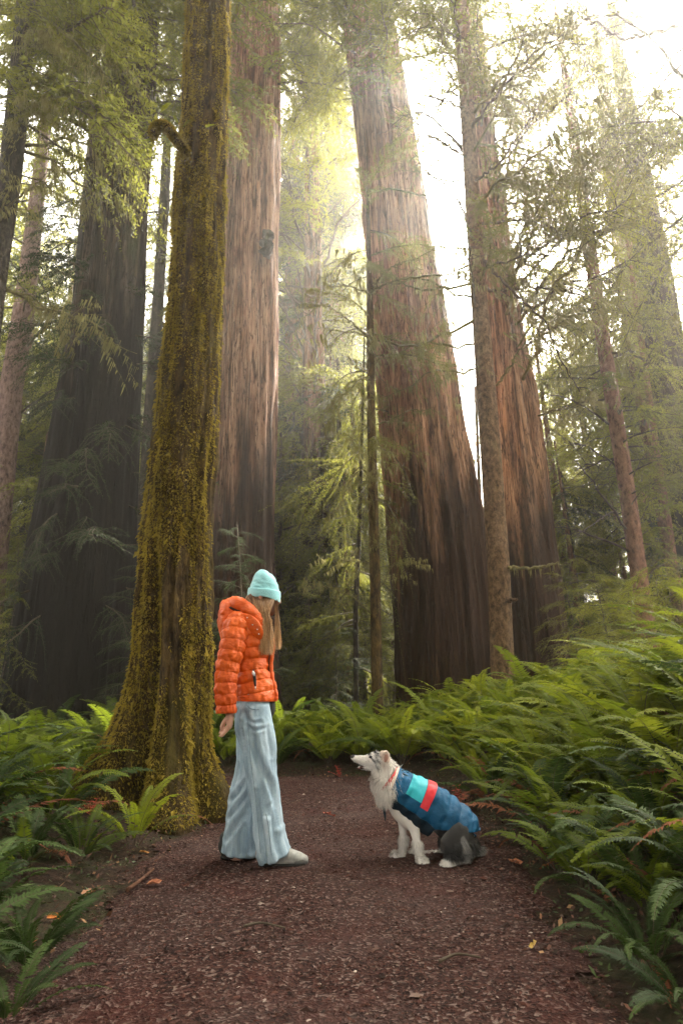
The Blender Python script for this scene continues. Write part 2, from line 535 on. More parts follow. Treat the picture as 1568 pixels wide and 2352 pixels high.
def scatter_bits():
    # wood chips and grit pressed into the path
    n = 80000
    yy = 0.9 + 7.2 * rng.random(n) ** 1.35
    xx = rng.uniform(-3.2, 1.5, n)
    k = path_d(xx, yy) < 0.08
    xx, yy = xx[k], yy[k]
    n = len(xx)
    zz = ground_z(xx, yy) + 0.004
    sz = rng.lognormal(math.log(0.0046), 0.45, n) * (0.8 + 0.06 * yy)
    ang = rng.uniform(0, 2 * np.pi, n)
    asp = rng.uniform(0.3, 0.9, n)
    ca, sa = np.cos(ang), np.sin(ang)
    base = np.array([[-1, -.6, 0], [1, -.8, 0], [1.1, .6, 0], [-.8, .9, 0], [0.1, 0, .7]])
    V = np.zeros((n, 5, 3))
    jit = rng.normal(0, 0.18, (n, 5, 3))
    for q in range(5):
        lx = (base[q, 0] + jit[:, q, 0]) * sz
        ly = (base[q, 1] + jit[:, q, 1]) * sz * asp
        V[:, q, 0] = xx + lx * ca - ly * sa
        V[:, q, 1] = yy + lx * sa + ly * ca
        V[:, q, 2] = zz + base[q, 2] * sz * rng.uniform(0.3, 1.0, n)
    F = (np.arange(n)[:, None, None] * 5 + np.array([[0, 1, 4], [1, 2, 4], [2, 3, 4], [3, 0, 4]])[None]).reshape(-1, 3)
    m = island_mat('wood_chips', [(0.0, (0.012, 0.006, 0.004)), (0.5, (0.045, 0.017, 0.012)), (0.8, (0.085, 0.034, 0.024)), (0.95, (0.12, 0.08, 0.065)), (0.985, (0.12, 0.08, 0.065)), (1.0, (0.34, 0.28, 0.24))], 0.8, 0.15)
    tag(link('wood_chips', raw_mesh('wood_chips', V.reshape(-1, 3), F, [m], smooth=False)), 'reddish brown wood chips and grit strewn over the path', 'wood chips', kind='stuff')
    # litter and low ground cover off the path
    def leaves(name, n, x0, x1, y0, y1, dlo, dhi, size, mat, lift, label, cat):
        xx = rng.uniform(x0, x1, n); yy = rng.uniform(y0, y1, n)
        d = path_d(xx, yy)
        pr = np.where(d < 0.35, 1.0, 0.55)
        k = (d > dlo) & (d < dhi) & (rng.random(n) < pr)
        xx, yy = xx[k], yy[k]; n = len(xx)
        zz = ground_z(xx, yy) + lift * rng.random(n) + 0.006
        a = rng.uniform(0, 2 * np.pi, n); L = size * rng.uniform(0.5, 1.4, n); W = L * rng.uniform(0.25, 0.6, n)
        tx = rng.normal(0, 0.45, n); ty = rng.normal(0, 0.45, n)
        ca, sa = np.cos(a), np.sin(a)
        V = np.zeros((n, 4, 3))
        for q, (px, py) in enumerate([(-.5, 0), (0.05, -.5), (.5, 0), (0.0, .5)]):
            lx, ly = px * L, py * W
            V[:, q, 0] = xx + lx * ca - ly * sa
            V[:, q, 1] = yy + lx * sa + ly * ca
            V[:, q, 2] = zz + lx * tx + ly * ty + 0.3 * L * abs(tx)
        F = np.arange(n * 4).reshape(-1, 4)
        tag(link(name, raw_mesh(name, V.reshape(-1, 3), F, [mat], smooth=False)), label, cat, kind='stuff')
    lit = island_mat('leaf_litter', [(0.0, (0.015, 0.007, 0.004)), (0.5, (0.055, 0.024, 0.014)), (0.9, (0.14, 0.06, 0.035)), (1.0, (0.26, 0.15, 0.07))], 0.8)
    leaves('leaf_litter', 36000, -4.5, 4.5, 1.2, 9.5, -0.12, 2.2, 0.024, lit, 0.02, 'brown leaf and needle litter under the ferns along the path', 'leaf litter')
    leaves('ground_cover', 22000, -4.5, 4.5, 1.4, 9.5, 0.02, 2.6, 0.022, M['ground_leaf'], 0.06, 'low small-leaved green ground cover along the path edge', 'ground cover')

scatter_bits()

# ------------------------------------------------------------------ branches (a library of meshes shared by every tree)
def spray_mesh(name, L, leafmats, seed, droop=0.35, ntw=22, leaf=0.085, lichen=0, dens=1.0, wood='twig', hang=0.25, spread=0.46, wl=0.3):
    r = np.random.default_rng(seed)
    mb = MB()
    n = 10
    t = np.linspace(0, 1, n)
    wob = np.cumsum(r.normal(0, 0.03, (n, 2)), axis=0) * L
    ax = np.stack([L * t, wob[:, 0] * t, L * (0.10 * t - droop * t ** 2) + wob[:, 1] * t * 0.6], -1)
    mb.tube(ax, L * (0.0085 * (1 - t) + 0.0016), 5, 0)
    LV, HV = [], []
    for i in range(ntw):
        tt = 0.10 + 0.88 * (i + r.random()) / ntw
        base = np.array([np.interp(tt, t, ax[:, k]) for k in range(3)])
        side = 1 if i % 2 else -1
        if r.random() < 0.12: continue
        ang = side * math.radians(r.uniform(25, 80)) * (1 - 0.35 * tt)
        ln = L * spread * (math.sin(math.pi * min(1, 0.16 + tt * 0.86)) ** 0.8) * r.uniform(0.35, 1.25)
        m_ = 6
        s = np.linspace(0, 1, m_)
        bend = ang * (1 - 0.25 * s)
        dx, dy = np.cos(bend) * ln * s, np.sin(bend) * ln * s
        hg = hang * r.uniform(-.4, 2.2); ph = r.uniform(0, 6.28)
        dy = dy + ln * .06 * np.sin(s * 5 + ph) * s; dz = -ln * (hg * s + 0.35 * s ** 2) + .05 * ln * np.sin(s * 6 + ph)
        tw = base + np.stack([dx, dy, dz * (s > 0)], -1)
        mb.tube(tw, L * 0.0026 * (1 - 0.8 * s), 3, 0, cap=False)
        nl = max(4, int(dens * ln / leaf * 3.2))
        for j in range(nl):
            q = (j + r.random()) / nl
            p = np.array([np.interp(q, s, tw[:, k]) for k in range(3)])
            sd = 1 if j % 2 else -1
            la = ang + sd * math.radians(r.uniform(10, 95))
            ll = leaf * r.uniform(0.6, 1.5) * (1.1 - 0.5 * q)
            dirv = np.array([math.cos(la), math.sin(la), r.uniform(-1.3, 0.35)])
            dirv /= np.linalg.norm(dirv)
            side_v = np.cross(dirv, [0, 0, 1.0]); side_v /= np.linalg.norm(side_v) + 1e-9
            side_v = side_v + np.array([0, 0, r.normal(0, 0.45)])
            w = ll * wl
            LV += [p, p + dirv * ll * 0.45 + side_v * w * 0.5, p + dirv * ll, p + dirv * ll * 0.45 - side_v * w * 0.5]
        for j in range(int(lichen * r.uniform(0.4, 1.6))):
            q = r.random()
            p = np.array([np.interp(q, s, tw[:, k]) for k in range(3)])
            h = r.uniform(0.06, 0.38) * (0.6 if r.random() < 0.6 else 1.0)
            a = r.uniform(0, 2 * np.pi); w = r.uniform(0.003, 0.009)
            d = np.array([math.cos(a) * w, math.sin(a) * w, 0])
            off = np.array([r.normal(0, 0.03), r.normal(0, 0.03), 0])
            HV += [p - d, p + d, p + off + d * 0.9 - [0, 0, h * 0.6], p + off * 1.5 - [0, 0, h]]
    if LV:
        mb.add(LV, np.arange(len(LV)).reshape(-1, 4), 1)
    if HV:
        mb.add(HV, np.arange(len(HV)).reshape(-1, 4), 2)
    return [mb.mesh(name, [M[wood], M[lm], M['lichen']]) for lm in leafmats]

def dead_mesh(name, L, seed, up=0.1, moss=True, twist=0.05, lichen=30):
    r = np.random.default_rng(seed)
    mb = MB()
    n = 14
    t = np.linspace(0, 1, n)
    wob = np.cumsum(r.normal(0, twist, (n, 2)), axis=0) * L * 0.5
    ax = np.stack([L * t, wob[:, 0], L * up * np.sin(t * 2.2) + wob[:, 1]], -1)
    mb.tube(ax, L * (0.011 * (1 - t) ** 0.8 + 0.002), 6, 0)
    HV = []
    def sub(base, ang, el, ln, rad, dep):
        m_ = 7
        s = np.linspace(0, 1, m_)
        w = np.cumsum(r.normal(0, 0.07, (m_, 2)), axis=0) * ln
        w[0] = 0
        p = base + np.stack([np.cos(ang) * ln * s, np.sin(ang) * ln * s + w[:, 0], el * ln * s + w[:, 1] - 0.12 * ln * s ** 2], -1)
        mb.tube(p, rad * (1 - 0.75 * s), 4 if dep else 5, 0, cap=False)
        if dep < 2:
            for _ in range(4 if dep == 0 else 2):
                q = r.integers(1, m_)
                sub(p[q], ang + r.uniform(-1.1, 1.1), el + r.normal(0, 0.3), ln * r.uniform(0.25, 0.5), rad * 0.5, dep + 1)
        for _ in range(int(lichen * 0.12)):
            q = p[r.integers(0, m_)]
            h = r.uniform(0.05, 0.25)
            a = r.uniform(0, 6.28); d = np.array([math.cos(a), math.sin(a), 0]) * r.uniform(.006, .018)
            HV.extend([q - d, q + d, q + d * .8 - [0, 0, h * .6], q - [0, 0, h]])
    for i in range(11):
        q = r.integers(2, n)
        sub(ax[q], r.choice([-1, 1]) * r.uniform(0.4, 1.1), r.normal(0.0, 0.25), L * r.uniform(0.15, 0.42) * (1.1 - 0.5 * t[q]), L * 0.004, 0)
    if HV:
        mb.add(HV, np.arange(len(HV)).reshape(-1, 4), 1)
    return mb.mesh(name, [M['moss_twig'] if moss else M['twig'], M['lichen']])

LIB = {}
def _lib():
    mats = ['needles', 'needles_dark', 'needles_bright']
    LIB['spray'], LIB['dark'], LIB['bright'] = [], [], []
    for k in range(5):
        a, b, c = spray_mesh('spray_branch', 2.4, mats, 100 + k, droop=[0.3, 0.45, 0.2, 0.38, 0.5][k], ntw=32, leaf=0.07, dens=1.25, wl=0.34)
        LIB['spray'].append(a); LIB['dark'].append(b); LIB['bright'].append(c)
    LIB['far'] = []
    for k in range(4):
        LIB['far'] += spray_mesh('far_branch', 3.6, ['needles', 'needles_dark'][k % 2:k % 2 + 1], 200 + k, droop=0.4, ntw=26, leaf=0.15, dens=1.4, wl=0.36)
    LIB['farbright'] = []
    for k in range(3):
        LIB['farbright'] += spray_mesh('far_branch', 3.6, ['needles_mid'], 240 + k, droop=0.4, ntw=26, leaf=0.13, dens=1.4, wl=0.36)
    LIB['fine'] = []
    for k in range(4):
        LIB['fine'] += spray_mesh('fine_branch', 3.0, ['needles_mid'], 270 + k, droop=[.3, .5, .4, .2][k], ntw=36, leaf=0.055, dens=1.25, wl=0.3, lichen=10)
    LIB['lichen'] = []
    for k in range(4):
        LIB['lichen'] += spray_mesh('lichen_branch', 3.0, ['needles'], 300 + k, droop=0.42, ntw=24, leaf=0.07, lichen=34, dens=1.15, wood='moss_twig')
    LIB['dead'] = [dead_mesh('dead_branch', 2.4, 400 + k, up=[0.1, 0.25, -0.1, 0.0, 0.3][k]) for k in range(5)]
    LIB['bare'] = [dead_mesh('bare_branch', 2.4, 450 + k, up=[0.35, 0.5, 0.2][k], moss=False, twist=0.03, lichen=0) for k in range(3)]
    LIB['drape'] = []
    for k in range(4):
        LIB['drape'] += spray_mesh('drape_branch', 2.6, ['needles'], 350 + k, droop=0.75, ntw=26, leaf=0.065, dens=1.1, hang=0.9, spread=0.5)
_lib()

def add_branch(parent, me, loc, az, el, L, roll=0.0, native=2.4):
    o = bpy.data.objects.new('branch', me)
    coll.objects.link(o)
    o.parent = parent
    q = Euler((roll, -el, az), 'XYZ')
    o.rotation_euler = q
    o.location = loc
    s = L / native
    o.scale = (s, s, s)
    return o

NATIVE = {'spray': 2.4, 'dark': 2.4, 'bright': 2.4, 'far': 3.6, 'farbright': 3.6, 'fine': 3.0, 'lichen': 3.0, 'dead': 2.4, 'bare': 2.4, 'drape': 2.6}

class Trunk:
    """a trunk read from rows (pixel y, left x, right x) on the upright plane y = Y; reaches the ground and runs on to ztop"""
    def __init__(self, rows, Y, ztop, flare=0.35, flare_h=1.2):
        z, x, r = [], [], []
        for py, l, rr in rows:
            a, b = P(l, py, Y), P(rr, py, Y)
            z.append((a.z + b.z) / 2); x.append((a.x + b.x) / 2); r.append((b - a).length / 2)
        o = np.argsort(z)
        self.z, self.x, self.r = np.array(z)[o], np.array(x)[o], np.array(r)[o]
        self.Y, self.ztop = Y, ztop
        self.sl = (self.x[-1] - self.x[0]) / (self.z[-1] - self.z[0])
        self.rs = min(-0.004, (self.r[-1] - self.r[max(0, len(self.r) - 3)]) / max(0.1, self.z[-1] - self.z[max(0, len(self.r) - 3)]))
        self.flare, self.fh = flare, flare_h
        self.x0 = float(self.cx(0.0))
        self.g = gz(self.x0, Y)
    def cx(self, z):
        z = np.asarray(z, float)
        x = np.interp(z, self.z, self.x)
        x = np.where(z > self.z[-1], self.x[-1] + (z - self.z[-1]) * self.sl, x)
        return np.where(z < self.z[0], self.x[0] + (z - self.z[0]) * self.sl, x)
    def rad(self, z):
        z = np.asarray(z, float)
        r = np.interp(z, self.z, self.r)
        r = np.where(z > self.z[-1], self.r[-1] * np.clip(1 - (z - self.z[-1]) / (self.ztop - self.z[-1] + 1e-6), 0.04, 1) , r)
        fl = self.flare * self.r[0] * np.exp(-np.maximum(0, z) / self.fh)
        return np.where(z < self.z[0], self.r[0] + self.flare * self.r[0] * (np.exp(-np.maximum(0, z) / self.fh) - math.exp(-max(0, self.z[0]) / self.fh)), r)

def trunk_mesh(name, T, mat, seg=96, dz=0.3, ridge=0.05, freq=6.0, zf=0.16, seed=0, lobes=None, extra=None):
    zs = np.concatenate([np.arange(T.g - 0.35, 4.0, dz * 0.6), np.arange(4.0, min(T.ztop, 26), dz), np.arange(min(T.ztop, 26), T.ztop + .01, 1.5)])
    th = np.linspace(0, 2 * np.pi, seg, endpoint=False)
    TH, Z = np.meshgrid(th, zs)
    R = T.rad(Z)
    C, S_ = np.cos(TH), np.sin(TH)
    r0 = float(T.r.mean())
    warp = 0.25 * noise(Z * 0.35, TH * 0, 0, seed + 5)
    fx, fy = C * r0 * freq + warp, S_ * r0 * freq
    n1 = 1 - np.abs(noise(fx, fy, Z * zf, seed)) * 2
    n2 = 1 - np.abs(noise(fx * 2.3, fy * 2.3, Z * zf * 2.5, seed + 1)) * 2
    n3 = noise(C * 1.6 + warp, S_ * 1.6, Z * 0.08, seed + 2)
    R = R + ridge * (0.7 * n1 + 0.35 * n2) + 0.05 * r0 * 2 * n3
    if lobes:
        for (a, amp, w, h) in lobes:
            dth = (TH - a + np.pi) % (2 * np.pi) - np.pi
            R = R + amp * np.exp(-(dth / w) ** 2) * np.exp(-np.maximum(0, Z - T.g) / h)
    V = np.stack([T.cx(Z) - T.x0 + R * C, R * S_, Z - T.g], -1).reshape(-1, 3)
    F = ring_faces(len(zs), seg)
    cap = np.arange(seg)[None, :] + (len(zs) - 1) * seg
    return raw_mesh(name, V, [F, cap], [mat])

def dress(root, T, specs, r):
    """specs: (kind, n, z0, z1, len0, len1, el0, el1, az centre or None, az spread)"""
    for kind, n, z0, z1, l0, l1, e0, e1, azc, azs in specs:
        lib = LIB[kind]
        for i in range(n):
            z = z0 + (z1 - z0) * (i + r.random()) / n
            az = r.uniform(-math.pi, math.pi) if azc is None else math.radians(azc + r.uniform(-azs, azs))
            rr = float(T.rad(z)) * 0.85
            loc = (float(T.cx(z)) - T.x0 + rr * math.cos(az), rr * math.sin(az), z - T.g)
            add_branch(root, lib[r.integers(0, len(lib))], loc, az, math.radians(r.uniform(e0, e1)), r.uniform(l0, l1), r.normal(0, 0.25), NATIVE[kind])

def make_tree(name, label, cat, rows, Y, mat, ztop, specs=(), seed=0, group=None, **k):
    fl = {a: k.pop(a) for a in ('flare', 'flare_h') if a in k}
    T = Trunk(rows, Y, ztop, **fl)
    root = thing(name, label, cat, (T.x0, Y, T.g), 0, group)
    link('trunk', trunk_mesh('trunk', T, M[mat], seed=seed, **k), root)
    dress(root, T, specs, np.random.default_rng(seed + 50))
    return root, T

TREES = {}
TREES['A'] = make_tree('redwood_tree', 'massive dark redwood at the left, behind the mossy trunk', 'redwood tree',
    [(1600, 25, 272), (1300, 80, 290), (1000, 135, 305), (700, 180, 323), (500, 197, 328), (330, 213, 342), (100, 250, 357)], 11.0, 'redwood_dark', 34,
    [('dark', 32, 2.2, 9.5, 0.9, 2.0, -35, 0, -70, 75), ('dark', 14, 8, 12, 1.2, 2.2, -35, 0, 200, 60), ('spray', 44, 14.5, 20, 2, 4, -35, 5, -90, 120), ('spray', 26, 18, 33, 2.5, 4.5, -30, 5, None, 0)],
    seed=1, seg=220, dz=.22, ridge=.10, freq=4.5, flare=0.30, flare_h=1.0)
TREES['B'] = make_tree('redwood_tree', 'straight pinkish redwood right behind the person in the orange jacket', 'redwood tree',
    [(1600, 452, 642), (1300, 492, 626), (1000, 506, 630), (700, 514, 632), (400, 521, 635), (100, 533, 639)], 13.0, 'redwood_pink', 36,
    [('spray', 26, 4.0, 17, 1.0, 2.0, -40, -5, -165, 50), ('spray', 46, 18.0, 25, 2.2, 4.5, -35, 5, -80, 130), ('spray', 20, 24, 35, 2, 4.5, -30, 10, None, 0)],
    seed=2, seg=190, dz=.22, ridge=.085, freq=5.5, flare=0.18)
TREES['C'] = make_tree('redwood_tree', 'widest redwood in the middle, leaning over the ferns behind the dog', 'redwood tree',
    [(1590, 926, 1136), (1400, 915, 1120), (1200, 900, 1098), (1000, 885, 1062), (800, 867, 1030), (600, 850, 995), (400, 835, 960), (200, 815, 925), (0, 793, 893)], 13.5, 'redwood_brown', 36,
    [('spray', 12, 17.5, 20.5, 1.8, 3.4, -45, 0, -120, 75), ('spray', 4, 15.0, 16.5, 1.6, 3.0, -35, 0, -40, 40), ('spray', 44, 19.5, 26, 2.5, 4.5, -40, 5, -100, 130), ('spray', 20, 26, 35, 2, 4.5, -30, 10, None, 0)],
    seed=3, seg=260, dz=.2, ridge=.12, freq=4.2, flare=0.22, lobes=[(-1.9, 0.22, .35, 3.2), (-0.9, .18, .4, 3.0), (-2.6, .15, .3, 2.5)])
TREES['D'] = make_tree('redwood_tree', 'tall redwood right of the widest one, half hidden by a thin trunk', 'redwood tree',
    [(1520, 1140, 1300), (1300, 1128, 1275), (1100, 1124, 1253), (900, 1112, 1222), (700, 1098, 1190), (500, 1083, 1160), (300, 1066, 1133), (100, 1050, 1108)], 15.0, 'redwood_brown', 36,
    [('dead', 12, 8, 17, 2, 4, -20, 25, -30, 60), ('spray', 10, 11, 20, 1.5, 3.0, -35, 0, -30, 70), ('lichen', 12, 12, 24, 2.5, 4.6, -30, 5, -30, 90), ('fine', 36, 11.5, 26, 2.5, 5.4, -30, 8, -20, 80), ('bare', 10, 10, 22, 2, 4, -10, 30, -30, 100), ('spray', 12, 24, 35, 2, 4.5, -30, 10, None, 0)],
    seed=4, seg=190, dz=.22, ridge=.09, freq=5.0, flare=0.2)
TREES['E'] = make_tree('fir_tree', 'thin straight brown trunk standing against the right side of the widest redwood', 'tree',
    [(1560, 1128, 1180), (1300, 1120, 1168), (1000, 1101, 1145), (800, 1088, 1128), (600, 1076, 1110), (400, 1065, 1097), (200, 1053, 1085), (0, 1044, 1073)], 11.0, 'fir_bark', 26,
    [('dead', 14, 7, 16, 1.6, 3.2, -15, 30, None, 0), ('lichen', 9, 9.5, 17, 1.6, 3.2, -30, 5, -50, 110), ('bare', 8, 8, 20, 1.6, 3.2, -15, 30, None, 0), ('spray', 16, 15, 25, 1.5, 3.2, -30, 10, None, 0)],
    seed=5, seg=64, dz=.3, ridge=.010, freq=14, flare=0.12)
TREES['F'] = make_tree('slim_tree', 'slim mossy stem left of the widest redwood, rising from the ferns', 'tree',
    [(1600, 853, 879), (1300, 849, 872), (1000, 843, 862), (700, 842, 856)], 11.0, 'moss_bark', 13.5,
    [('dead', 9, 2.0, 6.5, 0.8, 1.5, -25, 20, None, 0), ('drape', 9, 3.2, 12, 0.8, 1.6, -40, -5, -110, 110), ('lichen', 12, 5.5, 12.5, 1.2, 2.4, -25, 20, None, 0)],
    seed=6, seg=32, dz=.3, ridge=.008, freq=16, flare=0.15)
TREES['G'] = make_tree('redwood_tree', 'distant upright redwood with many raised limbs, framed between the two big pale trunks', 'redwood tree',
    [(1570, 690, 765), (1300, 693, 757), (1000, 694, 750), (700, 700, 738), (500, 701, 735), (300, 705, 731), (100, 709, 728)], 18.0, 'redwood_shaded', 38,
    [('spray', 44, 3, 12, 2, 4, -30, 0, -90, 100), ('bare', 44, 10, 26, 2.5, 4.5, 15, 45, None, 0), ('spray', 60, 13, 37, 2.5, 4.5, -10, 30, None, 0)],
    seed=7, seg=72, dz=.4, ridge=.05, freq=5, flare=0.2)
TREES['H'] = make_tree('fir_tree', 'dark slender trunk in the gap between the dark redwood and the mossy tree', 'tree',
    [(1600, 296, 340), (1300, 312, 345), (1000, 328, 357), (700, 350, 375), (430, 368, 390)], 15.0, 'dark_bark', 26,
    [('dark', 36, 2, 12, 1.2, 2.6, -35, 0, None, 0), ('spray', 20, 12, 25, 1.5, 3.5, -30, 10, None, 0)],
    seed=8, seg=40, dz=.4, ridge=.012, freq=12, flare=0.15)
TREES['I'] = make_tree('fir_tree', 'near black trunk cut by the left edge of the picture at the top', 'tree',
    [(0, 42, 83), (200, 22, 67), (400, 0, 46), (600, -26, 16), (900, -66, -20), (1400, -140, -88)], 8.0, 'dark_bark', 26,
    [('dead', 9, 7, 12, 1.2, 2.6, -10, 25, -10, 70), ('spray', 34, 10.6, 17, 1.8, 3.8, -40, 5, -20, 70), ('lichen', 9, 10, 15, 1.6, 3, -30, 5, -10, 50)],
    seed=9, seg=56, dz=.3, ridge=.012, freq=12, flare=0.15)
TREES['J'] = make_tree('fir_tree', 'pinkish slender trunk leaning in from the left edge', 'tree',
    [(430, 75, 103), (700, 38, 78), (900, 4, 49), (1100, -18, 31), (1300, -38, 14), (1500, -60, -4)], 16.0, 'pink_bark', 30,
    [('bare', 8, 7, 16, 1.5, 3, -10, 25, None, 0), ('spray', 40, 12, 29, 2, 4.2, -35, 10, None, 0)],
    seed=10, seg=56, dz=.35, ridge=.014, freq=10, flare=0.12)
TREES['K'] = make_tree('fir_tree', 'reddish slender trunk leaning left above the bright young hemlock at the right', 'tree',
    [(1320, 1448, 1484), (1100, 1418, 1451), (950, 1394, 1426), (700, 1357, 1384), (400, 1318, 1342)], 16.0, 'red_bark', 30,
    [('bare', 12, 2.5, 9, 1.2, 2.8, -15, 20, None, 0), ('spray', 14, 4.5, 10, 1.5, 3.2, -30, 5, None, 0), ('lichen', 20, 9, 26, 2, 4.4, -30, 10, None, 0), ('fine', 42, 7, 26, 2, 4.6, -30, 10, None, 0), ('bare', 12, 8, 22, 2, 4, -10, 25, None, 0)],
    seed=11, seg=48, dz=.35, ridge=.012, freq=12, flare=0.12)
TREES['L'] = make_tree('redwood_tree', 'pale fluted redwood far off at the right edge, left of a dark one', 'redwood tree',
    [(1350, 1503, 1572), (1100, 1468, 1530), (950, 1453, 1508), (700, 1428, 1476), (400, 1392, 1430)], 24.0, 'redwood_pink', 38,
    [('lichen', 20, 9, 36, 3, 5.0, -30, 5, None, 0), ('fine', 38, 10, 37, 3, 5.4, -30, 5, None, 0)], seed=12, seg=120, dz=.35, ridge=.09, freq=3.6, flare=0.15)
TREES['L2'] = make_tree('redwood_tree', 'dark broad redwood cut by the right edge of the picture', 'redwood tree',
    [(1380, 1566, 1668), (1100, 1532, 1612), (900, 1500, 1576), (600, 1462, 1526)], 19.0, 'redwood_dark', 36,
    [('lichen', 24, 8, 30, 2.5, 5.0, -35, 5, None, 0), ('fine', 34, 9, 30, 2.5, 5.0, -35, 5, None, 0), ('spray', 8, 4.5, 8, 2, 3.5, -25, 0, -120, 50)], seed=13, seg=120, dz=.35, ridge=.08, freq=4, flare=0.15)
TREES['L3'] = make_tree('fir_tree', 'thin reddish stem between the two redwoods at the right edge', 'tree',
    [(1380, 1549, 1566), (1200, 1524, 1540), (1000, 1493, 1507), (800, 1468, 1480)], 18.0, 'red_bark', 24,
    [('lichen', 16, 8, 23, 1.5, 3, -30, 10, None, 0)], seed=14, seg=28, dz=.4, ridge=.008, freq=12, flare=0.1)
TREES['P'] = make_tree('fir_tree', 'fir just outside the right edge whose fine boughs hang into the top right corner', 'tree',
    [(1400, 1765, 1805), (900, 1700, 1735), (400, 1640, 1670), (0, 1598, 1624)], 12.5, 'fir_bark', 26,
    [('fine', 13, 12.5, 20, 2.6, 4.6, -30, 5, 190, 60), ('bare', 6, 11, 19, 3, 5, -15, 15, 190, 50)], seed=17, seg=40, dz=.4, ridge=.01, freq=12, flare=.12)
TREES['N'] = make_tree('slim_tree', 'slender forked stem wrapped in drooping needles, between the person and the slim mossy stem', 'tree',
    [(1580, 812, 823), (1400, 811, 821), (1200, 822, 830), (1000, 828, 834)], 13.0, 'dark_bark', 10.5,
    [('drape', 16, 1.5, 9.5, 1.0, 2.2, -35, 0, None, 0), ('spray', 10, 1.2, 6, 1, 1.8, -30, 0, None, 0)], seed=15, seg=24, dz=.3, ridge=.006, freq=14, flare=0.1)
TREES['O'] = make_tree('slim_tree', 'pair of thin mossy poles in the gap right of the widest redwood', 'tree',
    [(1330, 1106, 1114), (1100, 1096, 1103), (900, 1088, 1094), (860, 1087, 1091)], 16.0, 'moss_bark', 9.8,
    [('dead', 16, 3.5, 9.5, .5, 1.1, -30, 20, None, 0), ('drape', 10, 6, 9.6, .7, 1.2, -40, 0, None, 0)], seed=16, seg=20, dz=.3, ridge=.004, freq=14, flare=0.1)

